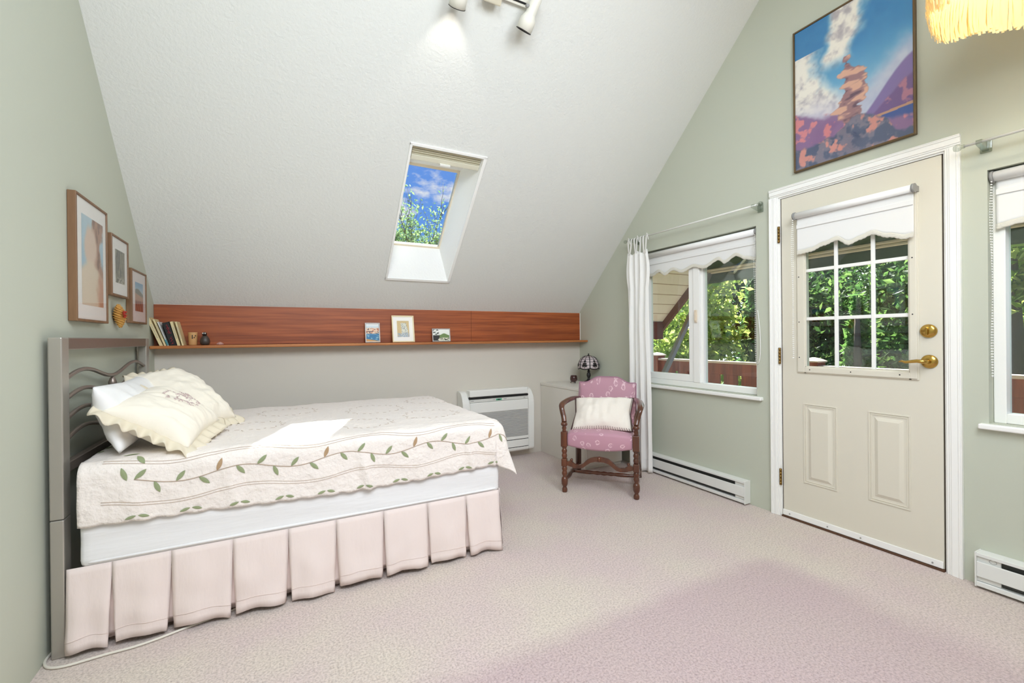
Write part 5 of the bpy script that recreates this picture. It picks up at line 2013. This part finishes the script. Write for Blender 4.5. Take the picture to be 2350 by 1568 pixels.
def track_head(x, aim, piv_off):
    base = on_slope(x, TY, 0.024)
    aim = Vector(aim).normalized()
    piv = on_slope(x, TY, piv_off)
    hb_ = B()
    obox(hb_, on_slope(x, TY, 0.032), XA, UP_S, NC, 0.022, 0.014, 0.008, 0.003)
    hb_.cyl(base, piv, 0.008, n=12)
    st_ = obj('head_arm', hb_, 'tracklamp', tl)
    q = aim.to_track_quat('Z', 'Y').to_matrix().to_4x4()
    mt = T(piv) @ q
    h = B()
    h.lathe([(0.010, -0.060), (0.027, -0.056), (0.030, -0.050), (0.030, 0.030), (0.034, 0.040), (0.044, 0.060), (0.0455, 0.064), (0.0455, 0.118), (0.043, 0.119), (0.042, 0.066), (0.010, 0.050)], mt, 32)
    hd_ = obj('lamp_head', h, 'tracklamp', tl)
    obj('black_rim', B().lathe([(0.0462, 0.117), (0.0466, 0.120), (0.0405, 0.1205), (0.040, 0.110)], mt, 32, cap=False), 'black', hd_)
    obj('knob', B().cyl(piv + XA * -0.045, piv + XA * -0.028, 0.010, n=14), 'plastic_g', hd_)
    return mt


m1 = track_head(0.862, (0.03, 0.62, -0.50), 0.085)
m2 = track_head(1.290, (-0.16, 0.52, -0.66), 0.075)
ld = bpy.data.lights.new('track_spot', 'SPOT')
ld.energy = 1.6
ld.spot_size = math.radians(72)
ld.spot_blend = 0.25
ld.shadow_soft_size = 0.03
ld.color = (1.0, 0.93, 0.84)
lo = bpy.data.objects.new('track_spot', ld)
lo.location = m1 @ Vector((0, 0, 0.105))
lo.rotation_euler = (m1.to_3x3() @ Vector((0, 0, -1))).to_track_quat('Z', 'Y').to_euler()
COL.objects.link(lo)

# ================================================================== FRINGED PENDANT LAMP (top right corner)
PC = Vector((2.33, 0.535, 2.405))
pe = thing('pendant_lamp', 'cream fringed pendant lampshade glowing at the top right', 'pendant lamp', PC)
R0 = 0.235
obj('shade', B().lathe([(R0, 0.155), (R0 * 0.98, 0.20), (R0 * 0.82, 0.27), (R0 * 0.45, 0.34), (0.05, 0.37)], T(PC), 48, cap=False), 'fringe', pe, solid=0.003, fix=False)
fr_ = B()
fr = random.Random(11)
for ring, (rad_, ln) in enumerate(((R0, 0.20), (R0 - 0.010, 0.21))):
    N = 300
    for k in range(N):
        a = 2 * PI * (k + 0.5 * ring) / N
        w = 0.0044
        L = ln * (1 + 0.08 * math.sin(5 * a + 1) + fr.uniform(-0.05, 0.05))
        sw = fr.uniform(-0.010, 0.010)
        pts = []
        for j in range(6):
            q = j / 5
            rr = rad_ + 0.020 * math.sin(PI * q * 0.8) + 0.012 * q * fr.uniform(0.2, 1)
            aa = a + sw * q / rad_ + 0.004 * math.sin(q * 9 + k)
            pts.append((PC.x + rr * math.cos(aa), PC.y + rr * math.sin(aa), PC.z + 0.165 - q * L, aa))
        vs = []
        for (x, y, z, aa) in pts:
            tx, ty = -math.sin(aa) * w, math.cos(aa) * w
            vs += [(x - tx, y - ty, z), (x + tx, y + ty, z)]
        fr_._faces(vs, [(2 * j, 2 * j + 1, 2 * j + 3, 2 * j + 2) for j in range(5)], True)
fo_ = obj('fringe', fr_, 'fringe', pe, fix=False)
fo_['kind'] = 'stuff'
bo = obj('bulb', B().lathe([(0.012, 0.055), (0.030, 0.02), (0.034, -0.008), (0.024, -0.034), (0.002, -0.044)], T(PC + Vector((0, 0, 0.20))), 20), 'bulb', pe)
obj('lamp_holder', B().cyl(PC + Vector((0, 0, 0.25)), PC + Vector((0, 0, 0.32)), 0.018, n=16), 'brass', pe)
obj('suspension_cord', B().cyl(PC + Vector((0, 0, 0.32)), (PC.x, PC.y, ceil_z(PC.y) - 0.001), 0.004, n=8), 'cord', pe)
ld = bpy.data.lights.new('pendant_glow', 'POINT')
ld.energy = 4.5
ld.color = (1.0, 0.92, 0.76)
ld.shadow_soft_size = 0.035
lo = bpy.data.objects.new('pendant_glow', ld)
lo.location = PC + Vector((0, 0, 0.13))
COL.objects.link(lo)

# ================================================================== OUTSIDE: eaves, deck, railing, awning, trees
RO = XR + 0.15
OX = 4.20


def soffit_mat():
    m = mat('cream_soffit_planks', (238, 226, 208), 0.7)
    n, l = m.node_tree.nodes, m.node_tree.links
    tc = n.new('ShaderNodeTexCoord')
    sp = n.new('ShaderNodeSeparateXYZ')
    l.new(tc.outputs['Object'], sp.inputs[0])
    mu_ = n.new('ShaderNodeMath')
    mu_.operation = 'MULTIPLY'
    mu_.inputs[1].default_value = 1 / 0.105
    l.new(sp.outputs['Y'], mu_.inputs[0])
    fr2 = n.new('ShaderNodeMath')
    fr2.operation = 'FRACT'
    l.new(mu_.outputs[0], fr2.inputs[0])
    lt_ = n.new('ShaderNodeMath')
    lt_.operation = 'LESS_THAN'
    lt_.inputs[1].default_value = 0.08
    l.new(fr2.outputs[0], lt_.inputs[0])
    mx = n.new('ShaderNodeMixRGB')
    mx.inputs[1].default_value = (*lin((240, 234, 222)), 1)
    mx.inputs[2].default_value = (*lin((176, 160, 140)), 1)
    l.new(lt_.outputs[0], mx.inputs[0])
    l.new(mx.outputs[0], n['Principled BSDF'].inputs['Base Color'])
    return m


ev = struct_root('roof_overhang', 'overhanging roof edge with cream soffit boards and a brown fascia outside the window', (OX, 4.0, 1.4))


def rake(x0, x1, y0, y1, d0, d1):
    zf = lambda y: ZK + (YK - y) * TAN
    return [(x0, y0, zf(y0) + d0), (x0, y1, zf(y1) + d0), (x0, y1, zf(y1) + d1), (x0, y0, zf(y0) + d1)], (x1 - x0, 0, 0)


obj('soffit', B().prism(*rake(RO + 0.001, OX, YR, 4.0, 0.0, 0.04)), soffit_mat(), ev)
obj('roof_deck', B().prism(*rake(RO + 0.001, OX, YR, 4.0, 0.041, 0.34)), 'fascia', ev)
obj('rake_fascia', B().prism(*rake(OX + 0.001, OX + 0.04, YR, 4.12, -0.10, 0.36)), 'fascia', ev)
obj('eave_fascia', B().box(RO + 0.02, OX + 0.0, 3.985, 4.15, 1.135, 1.345), 'fascia', ev)

dk = B()
for k in range(12):
    dk.box(RO + 0.01 + k * 0.14, RO + 0.145 + k * 0.14, -2.0, 6.0, -0.16, -0.12, 0.003)
struct('deck', dk, 'deckwood', 'wooden balcony deck outside the door')

DXR = 4.60
rl = thing('balcony_railing', 'reddish brown wooden balcony railing with cut-out slots outside the windows', 'railing', (DXR, 2.5, -0.12))
obj('top_cap', B().box(DXR - 0.06, DXR + 0.06, -1.9, 5.8, 0.848, 0.874, 0.004), 'cap', rl)
obj('upper_board', B().box(DXR - 0.018, DXR + 0.018, -1.9, 5.8, 0.715, 0.847, 0.003), 'cedar', rl)
for k in range(34):
    yc = -1.87 + 0.2235 * k
    obj('slat_board', B().box(DXR - 0.012, DXR + 0.012, yc, yc + 0.170, -0.115, 0.7145, 0.002), 'cedar', rl)
for yc in (4.47, 2.46, 0.40, -1.7):
    pq = obj('post', B().box(DXR - 0.07, DXR + 0.07, yc - 0.07, yc + 0.07, -0.118, 0.905, 0.004), 'cedar', rl)
    obj('post_cap', B().lathe([(0.115, 0), (0.115, 0.012), (0.07, 0.032), (0.01, 0.045)], T((DXR, yc, 0.906)) @ Matrix.Rotation(PI / 4, 4, 'Z'), 4, smooth=False), 'cap', pq)

aw = thing('awning', 'dark green retractable awning over the balcony with a cream front bar', 'awning', (OX, 1.3, 1.86))
AY0, AY1 = -0.8, 3.33
obj('canvas', B().grid(lambda u, v: (RO + 0.06 + (OX - RO - 0.06) * u, AY0 + (AY1 - AY0) * v, 2.34 + (1.895 - 2.34) * u - 0.03 * math.sin(PI * u)), 12, 12), 'awning', aw, solid=0.003, fix=False)
obj('front_bar', B().box(OX - 0.02, OX + 0.03, AY0, AY1, 1.872, 1.897, 0.006, 3).box(OX - 0.015, OX + 0.03, AY0, AY1, 1.846, 1.868, 0.006, 3), 'awnmetal', aw)
obj('housing', B().box(RO + 0.001, RO + 0.12, AY0 - 0.05, AY1 + 0.05, 2.30, 2.44, 0.02, 3), 'fascia', aw)
obj('valance', B().grid(lambda u, v: (OX + 0.008 + 0.006 * math.sin(u * 60) * v, AY0 + (AY1 - AY0) * u, 1.85 - v * (0.098 + 0.012 * abs(math.sin(u * 40)))), 200, 4), 'awning', aw, solid=0.002, fix=False)
for yy in (3.305, -0.75):
    a_ = B()
    p0, p1 = Vector((RO + 0.02, yy, 0.12)), Vector((OX - 0.01, yy, 1.845))
    dv = (p1 - p0).normalized()
    obox(a_, (p0 + p1) / 2, dv, Vector((0, 1, 0)), dv.cross(Vector((0, 1, 0))), (p1 - p0).length / 2, 0.022, 0.022, 0.003)
    obj('support_arm', a_, 'arm', aw)

GZ = -3.2
struct('ground', B().box(3.2, 60, -40, 60, GZ - 0.1, GZ).box(-40, 3.2, 4.3, 60, GZ - 0.1, GZ), 'grass', 'rough grass below the balcony')


def leaf_mesh(name, pts, nrm_up, size, cols, seed, parent, elong=1.7):
    """many small leaf blades as one foliage mesh with pigment per leaf"""
    r = np.random.RandomState(seed)
    n = len(pts)
    base = np.array(root_of(parent).location)
    d = r.normal(size=(n, 3)) + np.array(nrm_up)
    d /= np.linalg.norm(d, axis=1)[:, None]
    e = r.normal(size=(n, 3))
    e -= (e * d).sum(1)[:, None] * d
    e /= np.linalg.norm(e, axis=1)[:, None]
    f = np.cross(d, e)
    s = size * r.uniform(0.6, 1.3, n)[:, None]
    P = pts - base
    q = np.stack([P - d * s * elong * 0.5, P + e * s * 0.42 + f * s * 0.1, P + d * s * elong * 0.5, P - e * s * 0.42 + f * s * 0.1], 1).reshape(-1, 3)
    F = np.arange(4 * n).reshape(-1, 4)
    me = bpy.data.meshes.new(name)
    me.from_pydata(q.tolist(), [], F.tolist())
    t = r.rand(n)
    c = np.array([lin(x) for x in cols])
    idx = np.clip((t * len(cols)).astype(int), 0, len(cols) - 1)
    rgb = np.minimum(c[idx] * r.uniform(0.6, 1.25, n)[:, None] * 1.25, 0.85)
    rgba = np.concatenate([np.repeat(rgb, 4, 0), np.ones((4 * n, 1))], 1).astype(np.float32)
    ca = me.color_attributes.new('Col', 'FLOAT_COLOR', 'POINT')
    ca.data.foreach_set('color', rgba.ravel())
    me.materials.append(M['leaf'])
    o = bpy.data.objects.new(name, me)
    COL.objects.link(o)
    o.parent = parent
    return o


def tree(label, x, y, h, rad, cols, seed, n=5200, size=0.13, conifer=False, low=0.10, group='trees beyond the balcony'):
    r = np.random.RandomState(seed)
    t = thing('tree', label, 'tree', (x, y, GZ), group=group)
    tr = B()
    lean = r.uniform(-0.3, 0.3, 2)
    tr.tube([(x + lean[0] * q, y + lean[1] * q, GZ + h * 0.95 * q) for q in np.linspace(0, 1, 8)], [0.16 * (1 - 0.85 * q) + 0.02 for q in np.linspace(0, 1, 8)], 8)
    obj('trunk', tr, 'bark', t)
    if conifer:
        zz = low + (1 - low) * r.rand(n) ** 1.25
        rr = rad * (1.02 - zz) ** 0.8 * np.sqrt(r.rand(n)) * 1.05
        # drooping sprays gathered in whorls
        a = r.rand(n) * 2 * PI
        k = np.round(zz * 26) / 26
        zz = k + 0.018 * r.normal(size=n) - 0.05 * rr / rad
        P = np.stack([x + rr * np.cos(a), y + rr * np.sin(a), GZ + h * zz], 1)
        leaf_mesh('foliage', P, (0, 0, -0.9), size, cols, seed, t, 2.6)
    else:
        nc = 46
        cc = r.normal(size=(nc, 3))
        cc /= np.linalg.norm(cc, axis=1)[:, None]
        cc *= (r.rand(nc) ** 0.4)[:, None]
        cen = np.array([x, y, GZ + h * (0.5 + low * 0.5)]) + cc * np.array([rad, rad, h * (0.5 - low * 0.5)])
        wh = r.randint(0, nc, n)
        P = cen[wh] + r.normal(size=(n, 3)) * rad * 0.20
        leaf_mesh('foliage', P, (0, 0, 0.2), size, cols, seed, t)
    return t


G_BRIGHT = [(150, 172, 72), (176, 190, 92), (126, 154, 66), (196, 198, 116), (110, 140, 66)]
G_MID = [(84, 118, 62), (104, 138, 72), (66, 98, 54), (128, 154, 86)]
G_DARK = [(56, 88, 56), (70, 106, 66), (46, 76, 50), (92, 122, 76)]
G_CON = [(78, 116, 68), (100, 138, 80), (62, 96, 58), (132, 162, 98)]
trees = [
    ('bright yellow-green maple behind the left window, nearest the eaves', 10.4, 10.9, 6.8, 1.9, G_BRIGHT, False, 11000),
    ('pale yellow-green tree beside the mullion of the left window', 9.6, 7.85, 6.3, 0.95, [(166, 184, 90), (188, 200, 110), (140, 166, 78), (204, 206, 130)], False, 7000),
    ('drooping green conifer at the right of the left window', 11.0, 7.0, 7.4, 1.15, G_CON, True, 10000),
    ('dark green tree behind the left panes of the door', 13.6, 7.3, 7.6, 1.5, G_DARK, False, 10000),
    ('dense green tree behind the middle panes of the door', 12.6, 5.25, 7.5, 1.6, G_MID, False, 11000),
    ('light green feathery young conifer low in the door panes', 9.6, 4.35, 4.9, 0.75, [(120, 156, 84), (146, 178, 104), (96, 134, 70)], True, 5000),
    ('green tree behind the right panes of the door', 11.4, 3.2, 7.3, 1.45, G_MID, False, 11000),
    ('bright leafy tree behind the window at the right edge', 9.2, 2.1, 6.4, 0.85, G_BRIGHT, False, 7000),
    ('green tree behind the window at the far right', 10.8, 0.2, 7.0, 1.5, G_MID, False, 7000),
    ('tall dark background tree left of the maple', 15.5, 16.6, 9.0, 2.2, G_DARK, False, 7000),
    ('tall dark background tree behind the maple', 16.0, 12.9, 8.8, 2.1, G_DARK, False, 8000),
    ('tall dark background tree behind the drooping conifer', 17.2, 9.6, 9.0, 1.9, G_DARK, False, 8000),
    ('tall background tree showing sky gaps behind the door', 17.4, 6.2, 8.6, 1.9, G_MID, False, 7000),
    ('tall background tree behind the far right window', 16.4, 2.8, 8.4, 2.0, G_MID, False, 7000),
]
for k, (lab, x, y, h, rad, cols, con, n) in enumerate(trees):
    tree(lab, x, y, h, rad, cols, 100 + k, n, 0.105 if k < 9 else 0.18, con)

# the treetop seen through the skylight: thin branches with sparse leaves
TX, TYY = 2.45, 9.0
tt = thing('tree', 'sparse leafy treetop seen through the skylight', 'tree', (TX, TYY, GZ))
tr = B()
r_t = random.Random(21)
tips = []


def branch(p, d_, L, rad_, depth):
    pts = [p]
    q, dd = Vector(p), Vector(d_).normalized()
    for k in range(6):
        dd = (dd + Vector((r_t.uniform(-1, 1), r_t.uniform(-1, 1), r_t.uniform(-0.3, 0.7))) * 0.13).normalized()
        q = q + dd * L / 6
        pts.append(q.copy())
    tr.tube(pts, [rad_ * (1 - 0.7 * i / 6) for i in range(7)], 6)
    if depth <= 2:
        tips.extend(pts[2:])
    if depth > 0:
        for k in range(4 if depth > 1 else 3):
            i = r_t.randint(2, 6)
            nd = (dd + Vector((r_t.uniform(-1, 1), r_t.uniform(-1, 1), r_t.uniform(-0.1, 0.8))) * 0.75).normalized()
            branch(pts[i], nd, L * r_t.uniform(0.5, 0.7), rad_ * 0.5, depth - 1)


branch(Vector((TX, TYY, GZ)), Vector((0, 0, 1)), 5.2, 0.09, 0)
for a in range(9):
    branch(Vector((TX + 0.09 * (a % 5) - 0.18, TYY, GZ + 4.9 + 0.07 * a)), Vector((math.cos(a * 2.4) * 0.75, math.sin(a * 2.4) * 0.5, 1)), 1.15, 0.016, 2)
branch(Vector((TX + 0.02, TYY, 2.3)), Vector((0.0, 0, 1)), 1.65, 0.016, 1)
branch(Vector((TX + 0.05, TYY, 2.3)), Vector((0.36, 0, 1)), 1.75, 0.017, 1)
obj('branches', tr, 'bark', tt)
rs_ = np.random.RandomState(4)
P = np.array([list(q) for q in tips])
P = P[rs_.randint(0, len(P), 7000)] + rs_.normal(size=(7000, 3)) * 0.075
keep = rs_.rand(len(P)) < np.clip((4.0 - P[:, 2]) / 0.9, 0.10, 1)
leaf_mesh('foliage', P[keep], (0, 0, 0.1), 0.042, [(130, 156, 104), (160, 184, 126), (104, 134, 90)], 44, tt)
